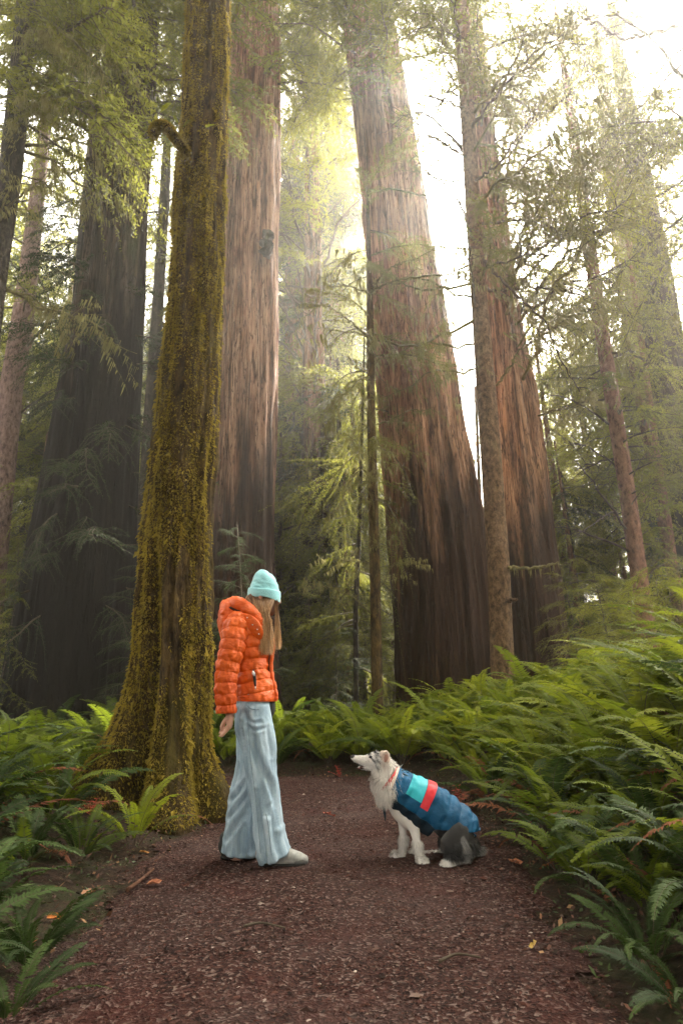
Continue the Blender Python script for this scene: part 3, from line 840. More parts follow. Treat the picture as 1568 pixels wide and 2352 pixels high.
# ------------------------------------------------------------------ the mossy tree beside the person
def mossy_tree():
    Y = 5.35
    T = Trunk([(1500, 318, 490), (1400, 322, 491), (1200, 338, 498), (1000, 352, 502), (800, 373, 508), (600, 390, 516), (400, 404, 521), (200, 420, 527), (0, 431, 531)], Y, 17, flare=0.0)
    root = thing('mossy_tree', 'moss-covered trunk with spreading roots directly behind the person', 'tree', (T.x0, Y, T.g))
    lob = [(math.radians(-168), 0.75, 0.26, 0.20), (math.radians(-165), 0.46, 0.45, 0.58), (math.radians(-140), 0.40, 0.30, 0.35), (math.radians(-85), 0.34, 0.34, 0.42), (math.radians(-18), 0.50, 0.30, 0.26),
           (math.radians(-62), 0.30, 0.30, 0.40), (math.radians(60), 0.3, 0.5, 0.4), (math.radians(130), 0.3, 0.5, 0.4)]
    seg = 300
    zs = np.concatenate([np.arange(T.g - 0.4, 2.2, 0.03), np.arange(2.2, 14, 0.08), np.arange(14, 17.1, 0.5)])
    th = np.linspace(0, 2 * np.pi, seg, endpoint=False)
    def radius(TH, Z):
        R = T.rad(np.maximum(Z, 1.0)) * 0.93
        H = np.maximum(0, Z - T.g)
        for (a, amp, w, h) in lob:
            d = (TH - a + np.pi) % (2 * np.pi) - np.pi
            R = R + amp * np.exp(-(d / w) ** 2) * np.exp(-H / h)
        # the deep groove that runs up from between the two near roots
        for (a, amp, w, h0) in ((math.radians(-112), 0.16, 0.16, 1.9), (math.radians(-48), 0.035, 0.10, 1.2)):
            d = (TH - a - 0.05 * np.sin(Z * 2.0) + np.pi) % (2 * np.pi) - np.pi
            R = R - amp * np.exp(-(d / w) ** 2) * sstep(h0 + 0.9, h0 - 0.9, H)
        d = (TH - math.radians(-92) + np.pi) % (2 * np.pi) - np.pi
        R = R + 0.05 * np.exp(-(d / 0.10) ** 2) * sstep(2.8, 0.8, H)
        C, S_ = np.cos(TH), np.sin(TH)
        R = R + 0.034 * fbm(C * 2.2, S_ * 2.2, Z * 0.8, 31, 3) + 0.020 * fbm(C * 8, S_ * 8, Z * 3.5, 35, 4)
        return np.maximum(R, 0.12)
    TH, Z = np.meshgrid(th, zs)
    R = radius(TH, Z)
    V = np.stack([T.cx(Z) - T.x0 + R * np.cos(TH), R * np.sin(TH), Z - T.g], -1).reshape(-1, 3)
    me = raw_mesh('trunk', V, [ring_faces(len(zs), seg), np.arange(seg)[None, :] + (len(zs) - 1) * seg], [M['moss_bark']])
    link('trunk', me, root)
    # moss: tufts rooted on the bark, thicker on the ribs and in patches
    n = 270000
    z = T.g + 10.5 * rng.random(n) ** 1.25
    a = rng.uniform(-math.pi * 1.06, math.pi * 0.06, n)
    dens = fbm(np.cos(a) * 3.2, np.sin(a) * 3.2, z * 1.6, 41, 3)
    k = dens > rng.uniform(-0.62, 0.38, n)
    z, a, dens = z[k], a[k], dens[k]
    n = len(z)
    R = radius(a, z)
    e = 0.01
    Pn = np.stack([T.cx(z) - T.x0 + R * np.cos(a), R * np.sin(a), z - T.g], -1)
    Ra, Rz = radius(a + e, z), radius(a, z + e)
    ta = np.stack([T.cx(z) - T.x0 + Ra * np.cos(a + e), Ra * np.sin(a + e), z - T.g], -1) - Pn
    tz = np.stack([T.cx(z + e) - T.x0 + Rz * np.cos(a), Rz * np.sin(a), z + e - T.g], -1) - Pn
    nrm = np.cross(ta, tz)
    nrm /= np.linalg.norm(nrm, axis=1)[:, None]
    L = rng.lognormal(math.log(0.0155), 0.45, n)
    d = nrm * 0.8 + rng.normal(0, 0.45, (n, 3)) + np.array([0, 0, -0.45])
    d /= np.linalg.norm(d, axis=1)[:, None]
    s = np.cross(d, rng.normal(0, 1, (n, 3)))
    s /= np.linalg.norm(s, axis=1)[:, None]
    W = L * rng.uniform(0.12, 0.3, n)
    b = Pn - nrm * 0.004
    mid = b + d * (L * 0.5)[:, None]
    tip = b + d * L[:, None] + np.array([0, 0, -1]) * (L * 0.35)[:, None]
    V = np.stack([b, mid + s * W[:, None], tip, mid - s * W[:, None]], 1).reshape(-1, 3)
    tag(link('moss', raw_mesh('moss', V, np.arange(n * 4).reshape(-1, 4), [M['moss']], smooth=False), root), kind='stuff')
    # the crooked stub with its dark scar
    w0 = Vector((T.x0, Y, T.g))
    pts = [P(428, 352, Y - .28), P(418, 335, Y - .36), P(402, 315, Y - .42), P(388, 296, Y - .45), P(372, 287, Y - .46), P(358, 292, Y - .46), P(352, 308, Y - .46)]
    c = spline([list(p - w0) for p in pts], 22)
    mb = MB(); mb.tube(c, np.interp(np.linspace(0, 1, 22), [0, .3, .8, 1], [.05, .045, .05, .035]), 14, 0)
    mb.build('branch_stub', [M['moss_bark']], root)
    nn = 5000
    ti = rng.integers(0, 21, nn); cc = c[ti] + (c[ti + 1] - c[ti]) * rng.random((nn, 1))
    dd = rng.normal(0, 1, (nn, 3)); dd /= np.linalg.norm(dd, axis=1)[:, None]
    bb = cc + dd * 0.038
    Ls = rng.uniform(.015, .04, nn)[:, None]
    ss = np.cross(dd, rng.normal(0, 1, (nn, 3))); ss /= np.linalg.norm(ss, axis=1)[:, None]
    V = np.stack([bb, bb + dd * Ls * .5 + ss * Ls * .25, bb + dd * Ls - np.array([0, 0, .3]) * Ls, bb + dd * Ls * .5 - ss * Ls * .25], 1).reshape(-1, 3)
    tag(link('stub_moss', raw_mesh('stub_moss', V, np.arange(nn * 4).reshape(-1, 4), [M['moss']], smooth=False), root), kind='stuff')
    # boughs high above
    dress(root, T, [('spray', 10, 11.5, 16.5, 1.5, 3.0, -20, 20, None, 0)], np.random.default_rng(77))
    return root, T
TREES['M'] = mossy_tree()

# ------------------------------------------------------------------ single branches one can follow in the photograph (parts of their trees)
def limb(key, pts, r0, r1, mat='moss_twig', lich=0, twigs=0, name='branch'):
    root, T = TREES[key]
    w0 = root.location
    c = spline([list(P(*p) - w0) for p in pts], 7 * len(pts))
    n = len(c)
    rr = np.random.default_rng(int(abs(pts[0][0]) * 7 + pts[0][1]))
    c[1:-1] += rr.normal(0, r0 * 0.5, (n - 2, 3))
    mb = MB()
    mb.tube(c, np.linspace(r0, r1, n) * (1 + 0.18 * rr.normal(0, 1, n)), 7, 0)
    HV = []
    def twig(b, d, ln, rad, dep):
        s = np.linspace(0, 1, 6)[:, None]
        w = np.cumsum(rr.normal(0, 0.06, (6, 3)), axis=0) * ln
        w[0] = 0
        p = b + d * ln * s + w
        mb.tube(p, rad * (1 - .8 * s[:, 0]), 4, 0, cap=False)
        if dep:
            for _ in range(3):
                dd = d + rr.normal(0, .6, 3); dd /= np.linalg.norm(dd)
                twig(p[rr.integers(1, 6)], dd, ln * .45, rad * .6, dep - 1)
        for _ in range(int(lich)):
            hang(p[rr.integers(0, 6)])
    def hang(q):
        h = rr.uniform(0.04, 0.22); a = rr.uniform(0, 6.28)
        d = np.array([math.cos(a), math.sin(a), 0]) * rr.uniform(.005, .014)
        HV.extend([q - d, q + d, q + d * .7 - [0, 0, h * .6], q - [0, 0, h]])
    for _ in range(twigs):
        i = rr.integers(int(n * .25), n - 1)
        d = c[min(n - 1, i + 1)] - c[i]; d /= np.linalg.norm(d) + 1e-9
        d = d + rr.normal(0, .55, 3); d /= np.linalg.norm(d)
        twig(c[i], d, rr.uniform(.2, .7), r0 * .4, 1)
    for _ in range(int(lich * n * 0.5)):
        hang(c[rr.integers(0, n)])
    if HV: mb.add(HV, np.arange(len(HV)).reshape(-1, 4), 1)
    mb.build(name, [M[mat], M['lichen']], root)

limb('D', [(1108, 663, 14.2), (1160, 665, 13.8), (1230, 661, 13.3), (1290, 668, 13), (1350, 684, 12.8)], .05, .012, 'twig', 1, 7)
limb('D', [(1100, 513, 14.3), (1180, 508, 13.8), (1230, 513, 13.4), (1300, 536, 13), (1370, 530, 12.6), (1430, 522, 12.3)], .05, .012, 'twig', 1, 8)
limb('E', [(1165, 1305, 10.9), (1200, 1304, 10.6), (1240, 1303, 10.4), (1265, 1298, 10.3), (1303, 1295, 10.2)], .035, .014, 'moss_twig', 3, 0)
limb('E', [(1163, 1378, 10.9), (1175, 1378, 10.6), (1186, 1377, 10.4)], .03, .018, 'fir_bark')
limb('D', [(1140, 885, 14.2), (1165, 850, 13.5), (1195, 800, 13), (1230, 768, 12.7), (1275, 745, 12.5)], .035, .01, 'moss_twig', 2, 5)
limb('C', [(838, 432, 12.6), (870, 438, 12.2), (900, 434, 11.9), (960, 447, 11.6), (1030, 452, 11.4), (1065, 470, 11.3)], .03, .01, 'moss_twig', 2, 6)
limb('F', [(852, 672, 10.9), (880, 655, 10.6), (930, 640, 10.4), (980, 634, 10.2), (1040, 630, 10.1), (1085, 645, 10)], .03, .010, 'moss_twig', 5, 8)
limb('F', [(852, 668, 10.9), (872, 640, 10.6), (900, 612, 10.5), (940, 600, 10.4), (995, 574, 10.3), (1010, 590, 10.3)], .026, .010, 'moss_twig', 6, 8)
limb('F', [(852, 676, 10.9), (830, 668, 10.7), (790, 655, 10.6), (760, 660, 10.5), (745, 640, 10.5)], .022, .008, 'moss_twig', 4, 6)
limb('F', [(850, 780, 10.9), (800, 735, 10.7), (740, 700, 10.6), (690, 735, 10.5)], .022, .007, 'moss_twig', 5, 6)
limb('F', [(862, 1100, 10.9), (830, 1080, 10.6), (800, 1110, 10.5), (780, 1160, 10.4), (745, 1190, 10.4)], .018, .006, 'moss_twig', 2, 5)
limb('E', [(1075, 300, 10.9), (1130, 230, 10.5), (1180, 170, 10.2), (1240, 110, 10), (1330, 60, 9.8)], .04, .012, 'twig', 2, 9)
limb('E', [(1085, 420, 10.9), (1140, 380, 10.5), (1200, 300, 10.2), (1230, 260, 10)], .035, .01, 'twig', 2, 8)
limb('E', [(1068, 250, 10.9), (1020, 230, 10.6), (960, 210, 10.4), (920, 150, 10.3)], .03, .01, 'twig', 2, 7)
limb('E', [(1070, 360, 10.9), (1020, 330, 10.6), (970, 300, 10.4), (930, 240, 10.3)], .03, .01, 'twig', 2, 8)
limb('E', [(1088, 560, 10.9), (1060, 480, 10.6), (1030, 430, 10.4), (985, 400, 10.3), (950, 350, 10.3)], .028, .008, 'twig', 2, 8)
limb('E', [(1110, 600, 10.9), (1150, 640, 10.6), (1200, 690, 10.4), (1250, 740, 10.3), (1290, 830, 10.3), (1330, 900, 10.3)], .035, .01, 'twig', 3, 9)
limb('D', [(1200, 720, 14.3), (1240, 700, 13.5), (1290, 655, 13), (1360, 640, 12.6), (1440, 600, 12.3), (1500, 610, 12)], .04, .012, 'twig', 3, 9)
limb('I', [(70, 12, 7.8), (110, 45, 7.4), (160, 85, 7.1), (215, 140, 6.9), (250, 180, 6.8)], .03, .010, 'moss_twig', 2, 7)
limb('I', [(58, 208, 7.8), (110, 222, 7.3), (165, 242, 7.0), (205, 230, 6.9)], .028, .012, 'moss_twig', 3, 3)
limb('I', [(165, 240, 7.0), (215, 275, 6.8), (270, 325, 6.6), (320, 385, 6.4), (342, 440, 6.3), (366, 512, 6.2)], .017, .006, 'twig', 2, 5)
limb('I', [(40, 210, 7.8), (62, 190, 7.5), (80, 168, 7.3)], .03, .026, 'dark_bark')
limb('A', [(215, 365, 10.0), (195, 380, 9.6), (160, 402, 9.2)], .06, .012, 'dark_bark')
limb('B', [(612, 538, 12.32), (612, 552, 12.22), (613, 563, 12.16), (614, 573, 12.22), (614, 582, 12.34)], .10, .12, 'redwood_dark', name='burl')
limb('G', [(700, 1110, 17), (706, 1060, 16.5), (712, 1010, 16.3)], .03, .01, 'moss_twig', 3, 3)
limb('K', [(1410, 1172, 15.8), (1380, 1190, 15.2), (1345, 1215, 15), (1310, 1235, 14.8)], .028, .008, 'twig', 0, 4)
limb('L2', [(1568, 60, 12), (1500, 75, 12), (1440, 90, 12.2), (1380, 60, 12.4), (1330, 40, 12.5), (1290, 0, 12.6)], .06, .015, 'twig', 2, 14)

# ------------------------------------------------------------------ forest further back
def template(seed, h, r, mat, specs):
    T = Trunk.__new__(Trunk)
    T.z = np.array([0.0, h * .5, h]); T.x = np.array([0.0, 0.0, 0.0]); T.r = np.array([r, r * .72, r * .12])
    T.Y, T.ztop, T.sl, T.rs, T.flare, T.fh, T.x0, T.g = 0, h + .1, 0, 0, .3, 1, 0, 0.0
    root = thing('conifer_tree', '', 'tree')
    link('trunk', trunk_mesh('trunk', T, M[mat], seed=seed, seg=40, dz=0.8, ridge=0.04, freq=5), root)
    dress(root, T, specs, np.random.default_rng(seed))
    return root

def copy_tree(root):
    c = root.copy(); coll.objects.link(c)
    for ch in root.children:
        d = ch.copy(); coll.objects.link(d); d.parent = c
    return c

tmpl = [
    template(901, 30, .55, 'redwood_brown', [('far', 62, 2.0, 29, 3.0, 5.0, -30, 10, None, 0)]),
    template(902, 26, .36, 'fir_bark', [('far', 60, 3.0, 25, 2.4, 4.2, -35, 5, None, 0)]),
    template(903, 18, .22, 'dark_bark', [('far', 56, 0.8, 17, 2.0, 3.6, -35, 5, None, 0)]),
    template(904, 34, .8, 'redwood_pink', [('far', 56, 9.0, 33, 3.5, 5.5, -30, 10, None, 0)]),
    template(905, 12, .13, 'dark_bark', [('far', 56, 0.5, 11.5, 1.6, 3.0, -30, 5, None, 0)]),
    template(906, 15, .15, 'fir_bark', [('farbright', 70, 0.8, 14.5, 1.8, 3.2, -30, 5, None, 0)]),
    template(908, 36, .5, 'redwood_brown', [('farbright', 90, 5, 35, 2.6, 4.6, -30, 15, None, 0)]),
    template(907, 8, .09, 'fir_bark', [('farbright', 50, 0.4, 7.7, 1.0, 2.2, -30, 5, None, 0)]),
]
ZONES = [(110, 'hazy conifer standing left of the dark leaning redwood, near the left edge'),
         (420, 'dim conifer showing between the dark left redwood and the mossy trunk'),
         (680, 'conifer in the hazy distance around the pinkish redwood behind the person'),
         (900, 'background conifer filling the gap between the pinkish redwood and the widest one'),
         (1130, 'pale conifer glimpsed in the bright gap beside the widest redwood'),
         (1370, 'sunlit hazy conifer beyond the right-hand redwoods, left of the reddish leaning trunk'),
         (9999, 'sunlit hazy conifer right of the reddish leaning trunk, towards the right edge')]
def place_bg():
    r = np.random.default_rng(55)
    spots = []
    # (pixel x, depth, template, scale)
    hand = [(30, 24, 2, 1.0), (100, 30, 0, .9), (150, 19, 4, 1.0), (10, 20, 4, .9), (350, 22, 2, .9), (300, 30, 1, 1.0), (385, 34, 0, 1.0),
            (500, 26, 2, 1.0), (650, 27, 1, .8), (672, 19, 4, .9), (770, 26, 2, 1.0), (800, 34, 0, 1.0), (740, 17, 4, .7), (640, 17.5, 4, .75), (790, 18, 4, 1.0), (885, 22, 4, .85), (900, 40, 1, .8),
            (1270, 20, 4, .7), (1345, 17.5, 4, .6),
            (-80, 26, 1, 1.0), (-150, 18, 2, 1.0), (1090, 44, 2, .6),
            (1325, 19, 5, 1.0), (1420, 22, 5, 1.1), (1500, 21, 5, 1.0), (1575, 18, 5, 1.0), (1290, 26, 5, 1.0), (1350, 30, 5, 1.2), (1460, 18.5, 7, 1.0), (1340, 17, 7, 1.0),
            (770, 21, 5, 1.0), (655, 24, 5, .9), (720, 30, 6, 1.0), (690, 42, 6, 1.0), (675, 25, 0, 1.15), (790, 29, 0, 1.2), (745, 24, 1, 1.2), (880, 24, 5, .8), (800, 16.5, 7, .9), (905, 18, 7, .9), (350, 17, 7, 1.0), (120, 20, 5, 1.0), (40, 17, 7, 1.1), (-40, 20, 5, 1.1), (640, 30, 5, 1.1), (560, 21, 5, 1.0),
            (660, 28, 6, .95), (770, 27, 6, 1.0), (815, 38, 6, 1.05), (735, 36, 6, 1.0), (370, 32, 6, 1.0), (60, 30, 6, 1.0),
            (-350, 20, 1, 1.0), (-520, 26, 0, 1.0), (-260, 30, 6, 1.0), (-420, 38, 0, 1.0), (-700, 30, 2, 1.2), (-300, 16, 7, 1.1), (-600, 18, 5, 1.0), (-230, 22, 5, 1.0), (2000, 34, 5, 1.2), (2200, 24, 1, 1.0),
            (825, 18.5, 5, .8), (785, 22, 7, 1.2), (1310, 19.5, 7, 1.1), (1500, 27, 5, 1.2), (1560, 30, 5, 1.2)]
    for px, Y, k, s in hand:
        p = P(px, 1500, Y)
        spots.append((p.x, Y, k, s))
    for i in range(26):
        Y = r.uniform(36, 74)
        px = r.uniform(-150, 1720)
        if px > 1130: continue
        if 930 < px < 1130 and Y < 60: continue
        p = P(px, 1500, Y)
        spots.append((p.x, Y, int(r.choice([0, 0, 1, 3, 2])), r.uniform(.85, 1.15)))
    first = set()
    for x, Y, k, s in spots:
        root = tmpl[k] if k not in first else copy_tree(tmpl[k])
        first.add(k)
        root.location = (x, Y, gz(x, Y) - 0.1)
        root.rotation_euler = (0, 0, r.uniform(0, 6.28))
        root.scale = (s, s, s)
        q = proj((x, Y, 3))
        for lim, lab in ZONES:
            if q[0] < lim:
                kd = ['tall redwood-like', 'mid-sized', 'dark bushy', 'big pale-trunked', 'low dark', 'yellow-green', 'tall sunlit', 'low sunlit'][k]
                lab = lab.replace('sunlit hazy ', '').replace('hazy ', '').replace('dim ', '').replace('background ', '').replace('pale ', '', 1)
                root['label'] = kd + ' ' + lab
                root['group'] = 'conifers: ' + kd + ' ' + lab
                break
place_bg()

def place_behind():
    # the same forest goes on behind the viewer
    r = np.random.default_rng(66)
    for i, (x, y, k, s) in enumerate([(-4.2, -3.0, 1, .9), (3.9, -3.6, 0, .8), (-8.0, -6.5, 0, 1.0), (7.5, -8.0, 3, .9), (-3.5, -12, 3, 1.0), (4.0, -13, 1, 1.1), (12, -4, 1, 1.0), (-12, -2, 3, .9), (-7.5, 1.8, 1, .9), (8.5, 1.0, 1, .9), (-5.2, -1.0, 4, .8), (5.6, -0.6, 4, .8)]):
        root = copy_tree(tmpl[k])
        root.location = (x, y, gz(x, y) - .1); root.rotation_euler = (0, 0, r.uniform(0, 6.28)); root.scale = (s, s, s)
        root['label'] = 'conifer of the forest on the near side, out of the picture'
        root['group'] = 'conifers on the near side of the clearing'
place_behind()

# young bright conifers and shrubs of the understorey
def sapling(label, px, py, Y, h, kind, n, seed, name='young_hemlock', cat='young tree', l=(0.5, 1.3), z0=.15):
    b = P(px, py, Y)
    x = b.x
    g = gz(x, Y)
    r = np.random.default_rng(seed)
    root = thing(name, label, cat, (x, Y, g))
    t = np.linspace(0, 1, 9)
    c = np.stack([.04 * h * np.sin(t * 3), 0.02 * h * t, h * t], -1)
    mb = MB(); mb.tube(c, h * (.009 * (1 - t) + .0012), 7, 0)
    mb.build('trunk', [M['twig']], root)
    for i in range(n):
        q = z0 + (0.97 - z0) * (i + r.random()) / n
        L = (l[0] + (l[1] - l[0]) * (1 - q)) * r.uniform(.8, 1.15)
        az = i * 2.4 + r.uniform(-.3, .3)
        lib = LIB[kind]
        add_branch(root, lib[r.integers(0, len(lib))], (float(np.interp(q, t, c[:, 0])), 0, h * q), az, math.radians(r.uniform(-15, 22)), L, r.normal(0, .2))
    return root
sapling('bright yellow-green young hemlock behind the ferns at the right', 1372, 1400, 10.0, 2.5, 'bright', 46, 1, l=(.4, 1.35))
sapling('yellow-green hemlock sapling at the right edge, its boughs over the ferns', 1520, 1440, 8.0, 1.9, 'bright', 40, 2, l=(.5, 1.4))
sapling('green hemlock sapling in the shade behind the bright young one', 1300, 1400, 12.5, 2.9, 'spray', 34, 3, l=(.5, 1.4))
sapling('small dull green conifer at the foot of the distant redwood, right of the orange jacket', 700, 1500, 14.0, 3.6, 'spray', 44, 4, l=(.4, 1.5))
sapling('dark little conifer between the orange jacket and the slim forked stem', 760, 1500, 13.0, 2.6, 'dark', 34, 5, l=(.4, 1.2))
sapling('loose green conifer in the light right of the slim mossy stem', 893, 1500, 16.0, 4.6, 'spray', 40, 6, l=(.5, 1.4))
sapling('leafy young conifer with low boughs left of the slim mossy stem', 825, 1500, 16.5, 4.2, 'spray', 40, 16, l=(.5, 1.6))
sapling('shaded young conifer just right of the dark left redwood', 300, 1480, 10.2, 3.1, 'dark', 34, 7, l=(.4, 1.0))
sapling('tall feathery young conifer between the mossy trunk and the pinkish redwood', 530, 1480, 9.8, 3.7, 'dark', 36, 8, l=(.35, 1.0), z0=.3)
sapling('green young conifer at the left edge behind the ferns', 10, 1420, 10.5, 3.6, 'spray', 46, 9, l=(.5, 1.5))
sapling('yellow-green young conifer low at the left edge', 30, 1430, 14.0, 3.4, 'bright', 36, 10, l=(.5, 1.3))

# a column of ivy on a dead snag, and a broken red stump
def ivy_snag():
    T = Trunk([(1400, 1500, 1545), (1280, 1487, 1520), (1180, 1478, 1500)], 20.0, float(P(1486, 1165, 20).z), flare=.1)
    root = thing('ivy_snag', 'dark ivy-clad snag between the reddish leaning trunk and the pale redwood', 'snag', (T.x0, 20.0, T.g))
    link('trunk', trunk_mesh('trunk', T, M['dark_bark'], seg=40, ridge=.02), root)
    n = 9000
    z = rng.uniform(0.2, T.ztop, n); a = rng.uniform(0, 6.28, n)
    R = T.rad(z) + rng.uniform(0, .18, n)
    c = np.stack([T.cx(z) - T.x0 + R * np.cos(a), R * np.sin(a), z - T.g], -1)
    d1 = rng.normal(0, 1, (n, 3)) * .06; d2 = rng.normal(0, 1, (n, 3)) * .05
    V = np.stack([c - d1, c + d2, c + d1, c - d2], 1).reshape(-1, 3)
    tag(link('ivy', raw_mesh('ivy', V, np.arange(n * 4).reshape(-1, 4), [M['needles_dark']], smooth=False), root), kind='stuff')
ivy_snag()

def stump():
    p = P(1385, 1260, 22)
    Y = 22.0
    g = gz(p.x, Y)
    th = np.linspace(0, 2 * np.pi, 48, endpoint=False)
    top = p.z + 0.6
    rows = []
    zs = np.linspace(g - .2, 1, 26)
    for i in range(26):
        t = i / 25
        hh = (top - g) * (0.55 + 0.45 * np.clip(noise(np.cos(th) * 2, np.sin(th) * 2, 0, 3) + .4, 0, 1))
        z = t * hh
        r = .75 * (1 - .45 * t) + .06 * noise(np.cos(th) * 5, np.sin(th) * 5, z * .4, 8)
        rows.append(np.stack([r * np.cos(th), r * np.sin(th), z], -1))
    V = np.concatenate(rows)
    o = link('broken_stump', raw_mesh('broken_stump', V, [ring_faces(26, 48), np.arange(48)[None, :] + 25 * 48], [M['red_bark']]), None, (p.x, Y, g))
    tag(o, 'tall broken reddish stump in the haze above the bright young hemlock', 'stump')
stump()

# ------------------------------------------------------------------ ferns
def frond_mesh(seed, mat, e0=68, curve=95, npair=32, wide=0.125, twist=0.0, fold=0.15, ragged=0.0):
    """a frond of length 1 growing from the origin along +X and up, arching over; pinnae one by one"""
    r = np.random.default_rng(seed)
    n = 15
    t = np.linspace(0, 1, n)
    ang = np.radians(e0 - curve * t ** 1.25)
    dx, dz = np.cos(ang), np.sin(ang)
    x = np.concatenate([[0], np.cumsum((dx[1:] + dx[:-1]) / 2) / (n - 1)])
    z = np.concatenate([[0], np.cumsum((dz[1:] + dz[:-1]) / 2) / (n - 1)])
    y = twist * t ** 2
    c = np.stack([x, y, z], -1)
    mb = MB()
    V, F = tube_vf(c, 0.0042 * (1 - .85 * t), 3)
    mb.add(V, F, 0)
    PV, PF = [], []
    k = 0
    for i in range(npair):
        q = 0.13 + 0.86 * (i + .5) / npair
        b = np.array([np.interp(q, t, c[:, j]) for j in range(3)])
        a = float(np.interp(q, t, ang))
        T_ = np.array([math.cos(a), 0, math.sin(a)]); Nn = np.array([-math.sin(a), 0, math.cos(a)])
        u = (q - .13) / .87
        w = wide * min(1, (u / .22) ** .6 if u > 0 else 0) * (1 - u ** 1.9) ** .85 + .006
        for sd in (-1, 1):
            if r.random() < ragged: continue
            ww = w * r.uniform(.88, 1.08)
            dv = np.array([0, sd, 0]) * 1.0 + T_ * (.16 + .25 * u) + Nn * (fold + r.normal(0, .07))
            dv /= np.linalg.norm(dv)
            sp = .86 / npair * .52
            tip = b + dv * ww - Nn * ww * .22 * r.uniform(.3, 1.6) + T_ * ww * .12
            m1 = b + dv * ww * .45
            PV += [b - T_ * sp * .6, m1 - T_ * sp * 1.0, tip, m1 + T_ * sp * 1.05, b + T_ * sp * .7]
            PF.append([k, k + 1, k + 2, k + 3, k + 4]); k += 5
    mb.add(PV, PF, 1)
    return mb.mesh('frond', [M['twig'] if mat != 'fern_dead' else M[mat], M[mat]], smooth=False)

FR = {}
for mt in ('fern', 'fern_bright', 'fern_shaded', 'fern_dead'):
    FR[mt] = [frond_mesh(10 + k, mt, e0=[80, 72, 84, 58, 74, 50][k], curve=[85, 80, 105, 78, 98, 62][k], wide=[.10, .115, .095, .11, .10, .12][k],
                         npair=[42, 38, 44, 40, 42, 36][k], twist=[0.05, -.08, 0, .1, -.04, .06][k], ragged=.03 if mt != 'fern_dead' else .25) for k in range(6)]

def fern(label, x, y, size, nfr, mats, seed, group=None, azc=None, azs=180, el=0.0, dead=0, name='sword_fern', lift=0.0):
    r = np.random.default_rng(seed)
    g = gz(x, y)
    root = thing(name, label, 'fern', (x, y, g + lift), 0, group)
    for i in range(nfr + dead):
        isd = i >= nfr
        mt = 'fern_dead' if isd else mats[r.integers(0, len(mats))]
        me = FR[mt][r.integers(0, 6)]
        az = (i * 2.39996 + r.uniform(-.3, .3)) if azc is None else math.radians(azc + r.uniform(-azs, azs))
        o = bpy.data.objects.new('frond', me)
        coll.objects.link(o); o.parent = root
        o.location = (.03 * math.cos(az), .03 * math.sin(az), 0)
        o.rotation_euler = (r.normal(0, .22), (-.0 if not isd else .45) - el - r.uniform(-.25, .30), az)
        s = size * r.uniform(.72, 1.15)
        o.scale = (s, s * r.uniform(.85, 1.25), s)
    return root

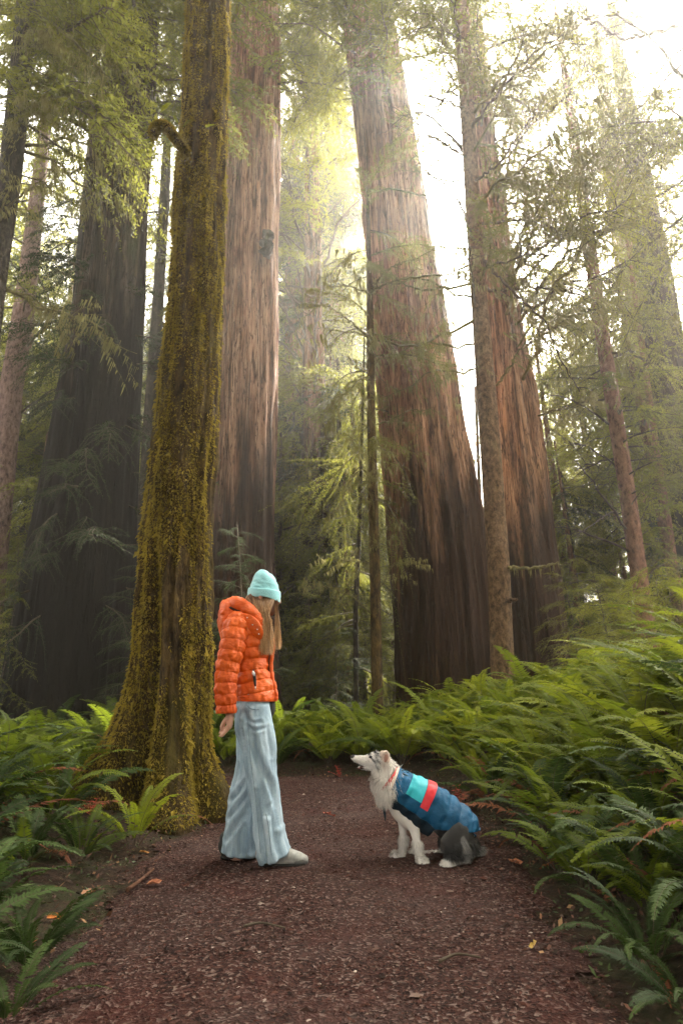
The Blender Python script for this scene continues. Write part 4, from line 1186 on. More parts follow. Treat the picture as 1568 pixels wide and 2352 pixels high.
def place_ferns():
    r = np.random.default_rng(99)
    bad = [(TREES[k][1].x0, TREES[k][1].Y, float(TREES[k][1].rad(.5)) + .25) for k in TREES]
    pts = []
    def ok(x, y, dmin):
        for bx, by, br in bad:
            if math.hypot(x - bx, y - by) < br: return False
        for q in pts:
            if math.hypot(x - q[0], y - q[1]) < dmin: return False
        return True
    # the hand-placed ones first
    hand = [
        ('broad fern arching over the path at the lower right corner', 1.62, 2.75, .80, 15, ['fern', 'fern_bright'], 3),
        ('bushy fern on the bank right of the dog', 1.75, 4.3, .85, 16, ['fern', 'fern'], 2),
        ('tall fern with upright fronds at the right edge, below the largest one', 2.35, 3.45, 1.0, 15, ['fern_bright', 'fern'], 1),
        ('dark fern hanging in the shade at the lower right edge', 2.05, 3.0, .85, 14, ['fern_shaded', 'fern'], 4),
        ('shaded fern spreading low over the path edge, just above the lower right corner one', 1.55, 3.35, .75, 16, ['fern_shaded', 'fern'], 2),
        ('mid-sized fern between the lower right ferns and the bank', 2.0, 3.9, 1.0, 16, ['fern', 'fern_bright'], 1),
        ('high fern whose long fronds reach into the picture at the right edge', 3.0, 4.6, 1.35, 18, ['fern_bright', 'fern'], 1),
        ('dark fern filling the lower right corner', 1.75, 2.35, .75, 16, ['fern_shaded'], 2),
        ('green fern behind the corner ones, leaning over the path', 1.42, 3.05, .6, 14, ['fern', 'fern_shaded'], 1),
        ('dark fern cut by the right edge low down', 2.35, 3.3, 1.0, 18, ['fern_shaded', 'fern'], 1),
        ('small dark fern low at the left edge near the orange leaf', -1.62, 2.75, .55, 14, ['fern_shaded'], 0),
        ('dark fern at the left edge between the low ones and the tall dusky one', -1.95, 3.05, .75, 16, ['fern_shaded'], 1),
        ('short dark fern beside the path below the mossy root', -1.72, 3.55, .5, 13, ['fern_shaded', 'fern'], 1),
        ('dark fern lowest at the left edge', -1.35, 2.15, .45, 12, ['fern_shaded'], 0),
        ('dark fern at the very bottom of the right edge', 1.55, 1.95, .6, 16, ['fern_shaded'], 1),
        ('small dark fern spilling over the path near the bottom right', 1.22, 2.6, .42, 14, ['fern_shaded', 'fern'], 1),
        ('small fern on the path edge between the dog and the lower right ferns', 1.28, 3.75, .5, 15, ['fern', 'fern_shaded'], 1),
        ('dim fern in the lee of the mossy root, behind the low bright one', -1.95, 4.35, .7, 16, ['fern_shaded', 'fern'], 1),
        ('small dim fern on the left path edge above the brown stick', -1.55, 3.85, .42, 14, ['fern', 'fern_shaded'], 1),
        ('dark fern leaning out over the left side of the path', -2.45, 4.05, .9, 16, ['fern_shaded', 'fern'], 1),
        ('fern leaning furthest over the path at the lower right', 1.12, 3.2, .5, 15, ['fern', 'fern_shaded'], 1),
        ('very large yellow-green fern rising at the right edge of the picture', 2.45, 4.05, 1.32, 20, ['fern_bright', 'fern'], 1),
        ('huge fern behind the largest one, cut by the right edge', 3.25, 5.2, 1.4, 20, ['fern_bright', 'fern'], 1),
        ('small dark fern in the lower right corner of the picture', 1.00, 2.35, .40, 15, ['fern_shaded'], 1),
        ('dark fern just above the small corner one at the lower right', 1.18, 2.72, .50, 16, ['fern_shaded', 'fern'], 1),
        ('tiny dark fern at the very bottom right', .98, 2.05, .32, 13, ['fern_shaded'], 0),
        ('dark fern cut by the right edge near the bottom', 1.38, 2.50, .60, 16, ['fern_shaded'], 1),
        ('drooping dim fern above the tiny yellow leaf', 1.10, 3.5, .46, 14, ['fern', 'fern_shaded'], 1),
        ('small dark fern at the left edge beside the path, below the orange leaf', -1.16, 2.5, .36, 14, ['fern_shaded'], 1),
        ('tiny dark fern at the very bottom left', -1.04, 2.15, .28, 12, ['fern_shaded'], 0),
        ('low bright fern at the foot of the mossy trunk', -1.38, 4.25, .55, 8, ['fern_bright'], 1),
        ('shaded fern with glossy fronds at the lower left corner', -1.50, 2.55, .50, 12, ['fern_shaded'], 0),
        ('tall dusky fern at the left edge in front of the others', -2.15, 3.6, .95, 16, ['fern_shaded'], 1),
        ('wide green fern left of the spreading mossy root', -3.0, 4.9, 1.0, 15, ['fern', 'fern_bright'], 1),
        ('fern on the path edge just behind the dog', 1.22, 5.6, .75, 14, ['fern', 'fern_shaded'], 2),
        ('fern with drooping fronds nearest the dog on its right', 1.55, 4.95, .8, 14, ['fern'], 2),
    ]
    for i, (lab, x, y, s, n, mts, dead) in enumerate(hand):
        pts.append((x, y)); fern(lab, x, y, s, n, mts, 700 + i, dead=dead)
    zones = [
        ('green sword fern in the thick bank on the right side of the path', 112, (1.2, 7.5), (2.4, 10.5), .38, .98),
        ('sword fern in the low row behind the path, between the person and the dog', 42, (-1.2, 1.4), (8.0, 11.5), .42, .95),
        ('sword fern in the shaded patch on the left, before the dark redwood', 58, (-7.0, -1.6), (3.2, 9.8), .42, 1.05),
        ('sword fern far back under the right-hand redwoods', 40, (1.5, 12), (10.5, 14.5), .7, .85),
        ('sword fern behind the path, in the gap beside the mossy trunk', 8, (-2.2, -.9), (8.5, 11), .5, .75),
    ]
    for zi, (lab, n, xr, yr, dmin, size) in enumerate(zones):
        c, tries = 0, 0
        while c < n and tries < 9000:
            tries += 1
            x = r.uniform(*xr)
            y = yr[0] + (yr[1] - yr[0]) * r.random() ** 1.3
            d = float(path_d(x, y))
            if d < 0.28 or not ok(x, y, dmin): continue
            if -2.6 < x < -1.0 and 3.7 < y < 5.9: continue
            q = proj((x, y, .8))
            if q is None or q[0] < -250 or q[0] > 1850: continue
            pts.append((x, y)); c += 1
            s = size * r.uniform(.75, 1.15) * (0.72 if d < .5 else 1.0)
            if x > 2.2: s *= 1.15
            mts = ['fern', 'fern_bright', 'fern_bright'] if x > -.9 and y > 4.2 else (['fern', 'fern_shaded'] if x > 0 else ['fern', 'fern_shaded', 'fern'])
            if zi == 0:
                where = ('on the right path edge' if d < .8 else 'halfway up the right bank' if d < 2.2 else 'high on the right bank')
                row_ = 'low down near the viewer' if y < 4 else 'level with the dog' if y < 6 else 'beyond the dog' if y < 8 else 'in the farthest rows'
                tone = 'large' if s > 1.05 else 'smaller'
                lab2 = f'{tone} fern {where}, {row_}'
            elif zi == 1:
                lab2 = ('tall' if s > .9 else 'low') + ' sword fern behind the path, ' + ('right behind the person' if x < -.3 else 'midway between person and dog' if x < .5 else 'above the dog\'s head')
            elif zi == 2:
                lab2 = ('tall' if s > 1.0 else 'low') + ' sword fern in the shaded left patch, ' + ('near the viewer' if y < 5 else 'beside the mossy tree' if y < 7.5 else 'at the foot of the dark redwood')
            else:
                lab2 = lab
            fern(lab2, x, y, s, int(r.integers(14, 20)), mts, 1000 + zi * 200 + c, group='sword ferns: ' + lab2, dead=int(r.random() < .5) * int(r.integers(1, 3)))
place_ferns()

# epiphyte fern tufts on the mossy stub
def stub_fern():
    p = P(402, 318, 4.9)
    root = thing('licorice_fern', 'little bright ferns sprouting from the crooked mossy stub', 'fern', p)
    for k, (px, py, rz, ry, s) in enumerate([(380, 355, 2.6, -.3, .11), (364, 262, 1.5, -1.0, .17), (325, 284, 3.0, -.2, .12), (420, 298, .4, -.6, .12), (470, 292, .2, -.3, .12), (352, 318, 3.3, .4, .09), (412, 290, 1.9, -.8, .13)]):
        q = P(px, py, 4.86) - p
        o = link('frond', FR['fern_bright'][k % 6], root, q, (0.9 if k % 2 else -.6, ry, rz), s * 1.5)
stub_fern()

# fallen leaves that can be told apart, and two little red plants
def fallen(label, px, py, size, col, seed):
    r = np.random.default_rng(seed)
    p = G(px, py)
    z = float(ground_z(p.x, p.y)) + .012
    n = 12
    a = np.linspace(0, 2 * np.pi, n, endpoint=False)
    rad = size * (.5 + .12 * r.normal(0, 1, n)) * np.where(np.abs(np.sin(a)) > .7, .55, 1)
    ring = np.stack([rad * np.cos(a), rad * np.sin(a) * .8, .18 * size * np.abs(np.sin(a)) + .05 * size * r.normal(0, 1, n)], -1)
    V = np.vstack([[[0, 0, 0]], ring * .5 * [1, 1, .3], ring])
    F3 = [[0, 1 + i, 1 + (i + 1) % n] for i in range(n)]
    F4 = [[1 + i, 1 + n + i, 1 + n + (i + 1) % n, 1 + (i + 1) % n] for i in range(n)]
    m = simple('dead_leaf', col, .7, var=.35, vscale=60)
    o = link('fallen_leaf', raw_mesh('fallen_leaf', V, [F3, F4], [m], smooth=False), None, (p.x, p.y, z), (r.normal(0, .15), r.normal(0, .15), r.uniform(0, 6.28)))
    tag(o, label, 'leaf')
fallen('orange fallen leaf near the left fern, lowest on the path', 128, 2118, .07, (.34, .11, .018), 1)
fallen('salmon-brown leaf lying left of the person\'s feet', 352, 2043, .075, (.42, .17, .09), 2)
fallen('small bright red leaf at the foot of the mossy tree', 412, 1912, .035, (.62, .05, .03), 3)
fallen('pinkish crumpled leaf on the path between person and dog', 757, 1880, .10, (.42, .14, .10), 4)
fallen('pale leaf scrap on the left side of the path', 205, 2060, .10, (.25, .12, .06), 5)
fallen('small yellow leaf at the edge of the path below the right fern', 1228, 2192, .04, (.30, .20, .04), 6)
fallen('tiny ochre leaf left of the mossy root moss', 330, 1965, .06, (.4, .18, .05), 7)
fallen('rusty leaf at the path edge to the right of the dog', 1180, 1990, .09, (.3, .11, .05), 8)

def red_plant(label, px, py, h, seed, Y=None):
    p = G(px, py)
    if Y: p = P(px, py, Y); p.z = 0
    g = float(gz(p.x, p.y))
    r = np.random.default_rng(seed)
    m = leafmat('red_plant_leaf', (.28, .03, .02), (.55, .09, .06), .6, .3)
    mb = MB(); PV = []
    for k in range(7):
        a = r.uniform(0, 6.28); e = r.uniform(.5, 1.3)
        t = np.linspace(0, 1, 5)[:, None]
        c = t * h * np.array([math.cos(a) * math.cos(e), math.sin(a) * math.cos(e), math.sin(e)]) - np.array([0, 0, .15]) * h * t ** 2
        mb.tube(c, .002, 4, 0)
        for j in range(1, 5):
            for sd in (-1, 1):
                d = np.array([-math.sin(a) * sd, math.cos(a) * sd, r.uniform(-.2, .3)]) * h * .22
                u = np.array([math.cos(a), math.sin(a), .2]) * h * .06
                PV += [c[j], c[j] + d * .5 + u, c[j] + d, c[j] + d * .5 - u]
    mb.add(PV, np.arange(len(PV)).reshape(-1, 4), 0)
    o = mb.build('red_leafed_plant', [m], None, False)
    o.location = (p.x, p.y, g)
    tag(o, label, 'plant')
red_plant('little red-leaved plant at the path edge left of the dog\'s nose', 780, 1785, .16, 1)
red_plant('withered red sprig among the ground cover at the lower left', 205, 1925, .13, 2)
red_plant('reddish sprig under the fern bank right of the dog', 1040, 1800, .2, 3, 5.6)

# grey log end and broken sticks lying beside the path on the left
def stick(label, pts, r0, mat='twig'):
    w = [Vector((*[G(a, b).x, G(a, b).y], 0)) for a, b in pts]
    c = np.array([[v.x, v.y, float(ground_z(v.x, v.y)) + r0 * .9 + .01] for v in w])
    o0 = c[0].copy()
    c = spline(c - o0, 12)
    mb = MB(); mb.tube(c, r0 * np.linspace(1, .5, 12), 7, 0)
    o = mb.build('fallen_stick', [M[mat]]); o.location = o0
    tag(o, label, 'stick')
stick('forked brown stick lying at the left edge of the path', [(292, 2060), (320, 2040), (352, 2012)], .011, 'red_bark')
stick('short twig lying across the path below the person', [(560, 2148), (600, 2140), (655, 2150)], .006)
stick('thin twig on the path towards the lower right', [(1010, 2230), (1050, 2215), (1105, 2226)], .006)

# ------------------------------------------------------------------ haze
def haze():
    # one closed box of thin pale air round everything
    x0, x1, y0, y1, z0, z1 = -160, 160, -110, 310, -60, 60
    V = [(x, y, z) for z in (z0, z1) for y in (y0, y1) for x in (x0, x1)]
    F = [[0, 2, 3, 1], [4, 5, 7, 6], [0, 1, 5, 4], [2, 6, 7, 3], [0, 4, 6, 2], [1, 3, 7, 5]]
    m, nt, out = mat_base('haze')
    v = nt.nodes.new('ShaderNodeVolumePrincipled')
    v.inputs['Color'].default_value = (0.97, 0.95, 0.90, 1)
    v.inputs['Density'].default_value = HAZE_DENSITY
    v.inputs['Anisotropy'].default_value = 0.80
    nt.links.new(v.outputs[0], out.inputs['Volume'])
    o = link('haze', raw_mesh('haze', V, np.array(F), [m], smooth=False))
    tag(o, 'thin bright mist filling the forest air', 'haze', kind='stuff')
if HAZE_DENSITY > 0:
    haze()

# ------------------------------------------------------------------ organic bodies: lofts grown together
def loft_vf(rows, n=20, ref=(1, 0, 0), caps=True, m=None):
    """rows: (x, y, z, ru, rv): ru along ref, rv across it; returns verts, quads, caps"""
    rows = np.asarray(rows, float)
    if m: rows = spline(rows, m)
    pts = rows[:, :3]
    T = np.gradient(pts, axis=0); T /= np.linalg.norm(T, axis=1)[:, None] + 1e-12
    U = np.asarray(ref, float)[None] - T * (T @ np.asarray(ref, float))[:, None]
    U /= np.linalg.norm(U, axis=1)[:, None] + 1e-12
    W = np.cross(T, U)
    th = np.linspace(0, 2 * np.pi, n, endpoint=False)
    V = pts[:, None] + rows[:, 3, None, None] * np.cos(th)[None, :, None] * U[:, None] + rows[:, 4, None, None] * np.sin(th)[None, :, None] * W[:, None]
    return V.reshape(-1, 3), ring_faces(len(rows), n), len(rows), n

def add_loft(mb, rows, n=20, ref=(1, 0, 0), m=None, dome=True):
    rows = np.asarray(rows, float)
    if m: rows = spline(rows, m)
    if dome:     # round off both ends
        def cap(a, b):
            d = a[:3] - b[:3]; d = d / (np.linalg.norm(d) + 1e-9)
            r = min(a[3], a[4])
            return [np.concatenate([a[:3] + d * r * math.sin(q), a[3:5] * math.cos(q)]) for q in (0.5, 0.95, 1.3, 1.5)]
        s, e = cap(rows[0], rows[1]), cap(rows[-1], rows[-2])
        rows = np.vstack([s[::-1], rows, e])
    V, F, nr, k = loft_vf(rows, n, ref)
    mb.add(V, F)
    mb.f.setdefault(n, []).append(np.array([list(range(n))[::-1], [len(V) - n + i for i in range(n)]]) + (mb.n - len(V)))
    mb.m.setdefault(n, []).append(np.zeros(2, int))

def fuse(name, mb, voxel, mats, smooth=6, sfac=0.5):
    """one continuous skin over everything in mb; returns a mesh"""
    me = mb.mesh(name + '_raw', [])
    o = bpy.data.objects.new('tmp', me); coll.objects.link(o)
    r = o.modifiers.new('r', 'REMESH'); r.mode = 'VOXEL'; r.voxel_size = voxel; r.adaptivity = 0
    s = o.modifiers.new('s', 'SMOOTH'); s.factor = sfac; s.iterations = smooth
    dg = bpy.context.evaluated_depsgraph_get()
    dg.update()
    ev = o.evaluated_get(dg)
    res = bpy.data.meshes.new_from_object(ev)
    bpy.data.objects.remove(o); bpy.data.meshes.remove(me)
    res.name = name
    res.materials.clear()
    for m in mats: res.materials.append(m)
    res.polygons.foreach_set('use_smooth', np.ones(len(res.polygons), bool))
    return res

def vco(me):
    a = np.zeros(len(me.vertices) * 3, np.float32); me.vertices.foreach_get('co', a); return a.reshape(-1, 3).astype(float)
def vno(me):
    a = np.zeros(len(me.vertices) * 3, np.float32); me.vertex_normals.foreach_get('vector', a); return a.reshape(-1, 3).astype(float)
def setco(me, V):
    me.vertices.foreach_set('co', np.asarray(V, np.float32).ravel()); me.update()

# ------------------------------------------------------------------ the person
YP = 3.86
PC = Vector((float(S(935, 3160, YP).x), YP, 0.0))
PC.z = gz(PC.x, PC.y) + 0.014
def L(sx, sy, dy=0.0):
    """photo point at the person's distance, in the person's own coordinates"""
    p = S(sx, sy, YP + dy) - PC
    return [p.x, p.y, p.z]
def width(sx0, sx1, sy, dy=0.0):
    return abs(L(sx1, sy, dy)[0] - L(sx0, sy, dy)[0]) / 2
def row(l, r, sy, dy=0.0, rv=None, k=1.0):
    c = L((l + r) / 2, sy, dy)
    w = width(l, r, sy, dy)
    return c + [w, rv if rv is not None else w * k]

skin = simple('skin', (0.50, 0.27, 0.19), 0.55, 90, 0.15, 0.001, 0.08, 20, 0.35, {'Subsurface Weight': 0.1, 'Subsurface Radius': (0.02, 0.008, 0.004)})
def cloth_quilt():
    m, nt, out = mat_base('orange_quilted_nylon')
    v = coords(nt)
    f = nz(nt, v, 5, 4)
    c = ramp(nt, f, [(0.3, (0.52, 0.062, 0.002)), (0.7, (0.68, 0.112, 0.003))])
    h = nz(nt, coords(nt, (1, 1, 2.2)), 26, 5, 0.6)
    principled(nt, out, c, 0.46, h, 0.7, 0.012, 0.32)
    return m
orange = cloth_quilt()
lining = simple('dark_hood_lining', (0.035, 0.015, 0.014), 0.8, 60, .3, .003)
def denim():
    m, nt, out = mat_base('washed_light_denim')
    v = coords(nt)
    f = nz(nt, coords(nt, (1, 1, .35)), 9, 6, 0.65)
    c = ramp(nt, f, [(0.3, (0.09, 0.15, 0.22)), (0.55, (0.24, 0.34, 0.43)), (0.78, (0.50, 0.60, 0.68))])
    g = nz(nt, v, 420, 2, .5)
    st = nz(nt, coords(nt, (1, 1, .12)), 22, 4, .6)  # wash streaks that also carry fold shadows and highlights in the colour
    c = mixc(nt, 0.3, c, ramp(nt, st, [(.40, (.12, .20, .28)), (.62, (.66, .75, .82))]))
    c = mixc(nt, 0.25, c, ramp(nt, g, [(.3, (.18, .28, .33)), (.7, (.7, .8, .83))]))
    h = nz(nt, coords(nt, (1, 1, .4)), 18, 5, .6)
    principled(nt, out, c, 0.9, h, 0.6, 0.014, 0.1)
    return m
jeans_m = denim()
seam_m = simple('denim_seam', (0.20, 0.27, 0.32), 0.85, 200, .4, .002, .3, 60)
beanie_m = simple('pale_turquoise_knit', (0.30, 0.64, 0.70), 0.9, 170, 0.8, 0.004, 0.10, 12, .2, {'Sheen Weight': 0.4})
black_m = simple('black_cloth', (0.012, 0.014, 0.013), 0.85, 60, .3, .004)
shoe_m = simple('grey_beige_shoe', (0.33, 0.33, 0.31), 0.8, 120, .3, .003, .25, 30)
sole_m = simple('dark_rubber', (0.025, 0.024, 0.022), 0.8, 60, .3, .003)
shaded_shoe_m = simple('shaded_shoe', (0.035, 0.036, 0.034), 0.8, 90, .3, .003)  # same pair of shoes, shade under the hem put into the colour
metal_m = simple('zip_metal', (0.75, 0.74, 0.72), 0.35, extra={'Metallic': 0.9})

def hairmat():
    m, nt, out = mat_base('light_brown_hair')
    g = nt.nodes.new('ShaderNodeNewGeometry')
    tc = nt.nodes.new('ShaderNodeTexCoord'); sp = nt.nodes.new('ShaderNodeSeparateXYZ')
    nt.links.new(tc.outputs['Object'], sp.inputs[0])
    mr = nt.nodes.new('ShaderNodeMapRange'); mr.inputs['From Min'].default_value = 1.52; mr.inputs['From Max'].default_value = 1.28
    nt.links.new(sp.outputs[2], mr.inputs['Value'])
    a = ramp(nt, g.outputs['Random Per Island'], [(0, (.10, .045, .02)), (.6, (.34, .185, .09)), (1, (.62, .42, .26))])
    b = ramp(nt, g.outputs['Random Per Island'], [(0, (.20, .10, .035)), (.5, (.58, .33, .13)), (1, (.85, .60, .33))])
    principled(nt, out, mixc(nt, mr.outputs[0], a, b), 0.42, spec=.5)
    return m
hair_m = hairmat()

def build_person():
    root = thing('person', 'person in orange puffer jacket, turquoise beanie and wide light jeans looking down at the dog', 'person', PC)
    # ---- the body: one continuous figure (mostly under the clothes)
    mb = MB()
    yR, yL = -0.13, 0.13            # right side faces the camera
    sh, hp = -0.155, -0.09
    # torso
    add_loft(mb, [row(885, 968, 2570, 0, .11), row(880, 962, 2500, 0, .115), row(868, 965, 2420, 0, .13), row(858, 960, 2340, 0, .155), row(860, 940, 2270, 0, .15), row(880, 930, 2235, 0, .07)], 24, m=14)
    add_loft(mb, [row(885, 935, 2270, 0, .06), row(905, 955, 2220, 0, .058), row(925, 985, 2180, 0, .062)], 18, m=8)
    # skull and jaw, tipped forward and looking down to the right
    hc = np.array(L(966, 2178))
    add_loft(mb, [np.r_[hc + [-.045, 0, .085], .035, .035], np.r_[hc + [-.02, 0, .065], .082, .07], np.r_[hc + [.0, 0, .0], .092, .076], np.r_[hc + [.022, 0, -.055], .068, .062], np.r_[hc + [.045, 0.004, -.105], .036, .034]], 22, m=14)
    nose = hc + [.098, .012, -.045]
    add_loft(mb, [np.r_[nose + [-.015, 0, .035], .008, .009], np.r_[nose + [.002, 0, .008], .011, .011], np.r_[nose + [.004, 0, -.006], .012, .014], np.r_[nose + [-.012, 0, -.012], .008, .012]], 10, m=8)
    for dz, w in ((-.048, .020), (-.064, .018)):
        add_loft(mb, [np.r_[hc + [.075, -.018, dz - .01], .006, .006], np.r_[hc + [.084, .01, dz - .008], .008, .007], np.r_[hc + [.074, .036, dz - .01], .006, .006]], 8, ref=(0, 0, 1), m=6)
    add_loft(mb, [np.r_[hc + [-.005, -.074, -.01], .012, .016], np.r_[hc + [-.010, -.082, -.028], .015, .018], np.r_[hc + [-.006, -.074, -.045], .009, .012]], 10, m=6)
    # arms
    def arm(dy, sgn):
        add_loft(mb, [L(868, 2290, sgn * .10) + [.055, .055], L(858, 2330, sgn * .17) + [.052, .05], L(838, 2440, sgn * .20) + [.042, .04], L(834, 2500, sgn * .20) + [.038, .036], L(840, 2600, sgn * .185) + [.026, .030], L(843, 2620, sgn * .18) + [.023, .030]], 16, m=16)
        # hand: palm and five bent fingers, hanging relaxed
        w = np.array(L(844, 2612, sgn * .18))
        add_loft(mb, [np.r_[w, .019, .028], np.r_[w + [.002, 0, -.035], .018, .038], np.r_[w + [-.004, 0, -.075], .016, .042]], 14, m=6)
        for i, (oy, ln, cu) in enumerate([(-.033, .068, .4), (-.012, .078, .55), (.010, .073, .7), (.030, .058, .85)]):
            b = w + np.array([-.003, oy * (1 if sgn < 0 else -1), -.070])
            p = [np.r_[b, .0105, .0105]]
            a = -.10 - cu * .25
            for k, f in enumerate((.42, .33, .25)):
                a -= cu * .55
                q = p[-1][:3] + np.array([-math.sin(a) * -1, .006 * (i - 1.5), -math.cos(a)]) * [1, .3, 1] * ln * f
                p.append(np.r_[q, .0098 - k * .001, .0098 - k * .001])
            add_loft(mb, p, 10, m=9)
        t0 = w + np.array([-.012, -.018 * sgn * -1, -.022])
        add_loft(mb, [np.r_[t0, .014, .013], np.r_[t0 + [-.022, -.004 , -.026], .012, .0115], np.r_[t0 + [-.032, -.006, -.050], .0105, .0098], np.r_[t0 + [-.034, -.004, -.068], .0085, .008]], 10, m=8)
    arm(0, -1); arm(0, 1)
    # legs
    add_loft(mb, [L(928, 2570, -.07) + [.075, .07], L(942, 2700, -.08) + [.062, .06], L(962, 2880, -.09) + [.048, .046], L(972, 3000, -.09) + [.044, .042], L(990, 3120, -.09) + [.036, .036], L(1010, 3150, -.09) + [.04, .036]], 18, m=16)
    add_loft(mb, [L(926, 2570, .07) + [.075, .07], L(920, 2700, .08) + [.062, .06], L(906, 2880, .09) + [.046, .044], L(886, 3000, .09) + [.042, .042], L(862, 3110, .09) + [.036, .036], L(868, 3140, .09) + [.04, .036]], 18, m=16)
    me = fuse('body', mb, 0.0062, [skin], 3)
    body = link('body', me, root)
    for s in (-1, 1):
        e = MB(); c = hc + np.array([.082, .012 + .030 * s, -.012])
        add_loft(e, [np.r_[c - [0, .012, 0], .003, .004], np.r_[c, .006, .007], np.r_[c + [0, .012, 0], .003, .004]], 10, m=6)
        e.build('eye', [black_m], body)
    # ---- jacket torso: quilted rings
    def quilt(rows, m, n, nb, amp, name, parent, seed, wr=0.0075, ref=(1, 0, 0), half=None, open_end=True, off=0.0):
        rows = spline(rows, m)
        V, F, nr, k = loft_vf(rows, n, ref)
        V = V.reshape(nr, k, 3)
        pts = rows[:, :3]
        s = np.concatenate([[0], np.cumsum(np.linalg.norm(np.diff(pts, axis=0), axis=1))])
        th = np.linspace(0, 2 * np.pi, k, endpoint=False)
        TH, Sx = np.meshgrid(th, s / s[-1])
        ph = Sx * nb + off + 0.10 * noise(np.cos(TH) * 1.5, np.sin(TH) * 1.5, Sx * 3, seed)
        fr = ph - np.floor(ph)
        puff = np.sqrt(np.clip(1 - (2 * fr - 1) ** 2, 0, 1)) - 0.62
        C = pts[:, None]
        D = V - C; R = np.linalg.norm(D, axis=2, keepdims=True)
        Nn = D / (R + 1e-9)
        wrk = noise(np.cos(TH) * 4.5, np.sin(TH) * 4.5, ph * 2.1, seed + 3) + .6 * noise(np.cos(TH) * 11, np.sin(TH) * 11, ph * 2.7, seed + 4)
        # pleats gather at the stitch lines
        gat = noise(TH * 9, np.floor(ph) * 7.3, 0, seed + 9) * (1 - np.sqrt(np.clip(1 - (2 * fr - 1) ** 2, 0, 1)))
        V = V + Nn * (amp * puff + wr * wrk + wr * .8 * gat)[..., None]
        return link(name, raw_mesh(name, V.reshape(-1, 3), F, [orange]), parent)
    torso = [row(866, 1008, 2568, 0, .175), row(864, 1012, 2545, 0, .178), row(858, 1004, 2510, 0, .172), row(852, 994, 2465, 0, .165), row(848, 992, 2420, 0, .165), row(838, 998, 2370, 0, .175),
             row(828, 992, 2325, 0, .182), row(824, 975, 2290, 0, .175), row(832, 955, 2262, 0, .150), row(858, 950, 2236, 0, .095), row(880, 948, 2215, 0, .07)]
    jk = quilt(torso, 230, 110, 9.0, .0125, 'jacket', root, 60, off=.35)
    jk['label'] = 'shiny orange quilted puffer jacket'
    # sleeves
    for sgn in (-1, 1):
        sl = [L(880, 2262, sgn * .11) + [.055, .05], L(866, 2285, sgn * .15) + [.073, .068], L(858, 2330, sgn * .185) + [.075, .068], L(848, 2380, sgn * .20) + [.072, .066], L(834, 2440, sgn * .21) + [.067, .062],
              L(826, 2490, sgn * .215) + [.062, .062], L(827, 2540, sgn * .215) + [.059, .058], L(830, 2585, sgn * .21) + [.058, .055], L(831, 2610, sgn * .21) + [.055, .052]]
        q = quilt(sl, 200, 64, 9.6, .0105, 'sleeve', jk, 70 + sgn, off=.1)
        # cuff edge turned in
        cm = MB()
        c = np.array(L(831, 2609, sgn * .21))
        V, F = tube_vf(np.array([c + [.050 * math.cos(t), .047 * math.sin(t), 0] for t in np.linspace(0, 2 * np.pi, 33)]), .006, 6)
        cm.add(V, F); cm.build('cuff', [orange], q)
    # zip placket at the front edge
    zp = MB()
    pts = spline([L(996, 2335, -.045), L(999, 2370, -.05), L(993, 2420, -.05), L(993, 2465, -.05), L(1002, 2510, -.05), L(1011, 2548, -.05), L(1008, 2566, -.05)], 90)
    s = np.linspace(0, 1, 90)
    zp.tube(pts, .012 + .003 * np.abs(np.sin(s * 26)), 8)
    zp.build('zip_placket', [orange], jk)
    zt = MB(); zt.tube(pts + np.array([-.012, -.014, 0]), .0032, 5); zt.build('zip', [black_m], jk)
    # side pocket with a pale zip and tissue showing
    pk = MB(); pp = np.array([L(928, 2450, -.176), L(932, 2478, -.180), L(934, 2500, -.184), L(936, 2518, -.186)])
    pk.tube(spline(pp, 12), [.003, .007, .009, .010, .010, .009, .009, .008, .007, .006, .004, .002], 8); pk.build('pocket', [black_m], jk)
    tk = MB(); tp = np.array([L(926, 2457, -.186), L(928, 2466, -.190), L(931, 2476, -.188)])
    tk.tube(tp, [.004, .010, .003], 8); tk.build('tissue', [simple('white_tissue', (.8, .8, .82), .8)], jk)
    zk = MB(); zk.tube(np.array([L(935, 2514, -.196), L(936, 2524, -.198)]), .003, 6); zk.build('zip_pull', [metal_m], jk)
    # hood lying on the back: a thick rolled collar of cloth round a dark hollow
    hd = MB()
    roll = [(960, 2292, -.115, .030), (940, 2262, -.135, .036), (905, 2232, -.125, .042), (868, 2212, -.085, .046), (838, 2222, -.02, .050), (835, 2222, .05, .048), (865, 2208, .105, .042), (910, 2225, .135, .036), (950, 2262, .125, .03), (965, 2290, .09, .028)]
    rws = spline([L(x, y, d) + [r, r] for x, y, d, r in roll], 90)
    V, F, nr, k = loft_vf(rws, 22, (0, 0, 1))
    V = V.reshape(nr, k, 3)
    ii = np.arange(nr)[:, None]; jj = np.arange(k)[None]
    V = V + (V - rws[:, None, :3]) / .04 * (.006 * noise(ii * .22, jj * .5, 0, 80) + .004 * noise(ii * .5, jj * .9, 0, 81))[..., None]
    hd.add(V.reshape(-1, 3), F)
    bag = spline([row(808, 880, 2330, .0, .120), row(800, 885, 2290, 0, .145), row(801, 890, 2260, 0, .15), row(806, 880, 2232, 0, .135), row(818, 862, 2212, 0, .10)], 36)
    bV, bF, _, bk = loft_vf(bag, 48)
    bV = bV.reshape(36, bk, 3); c = bag[:, None, :3]; ii = np.arange(36)[:, None]; jj = np.arange(bk)[None]
    bV = bV + (bV - c) * (.07 * noise(ii * .25, np.cos(jj / bk * 6.28) * 3, np.sin(jj / bk * 6.28) * 3, 82))[..., None]
    hd.add(bV.reshape(-1, 3), bF)
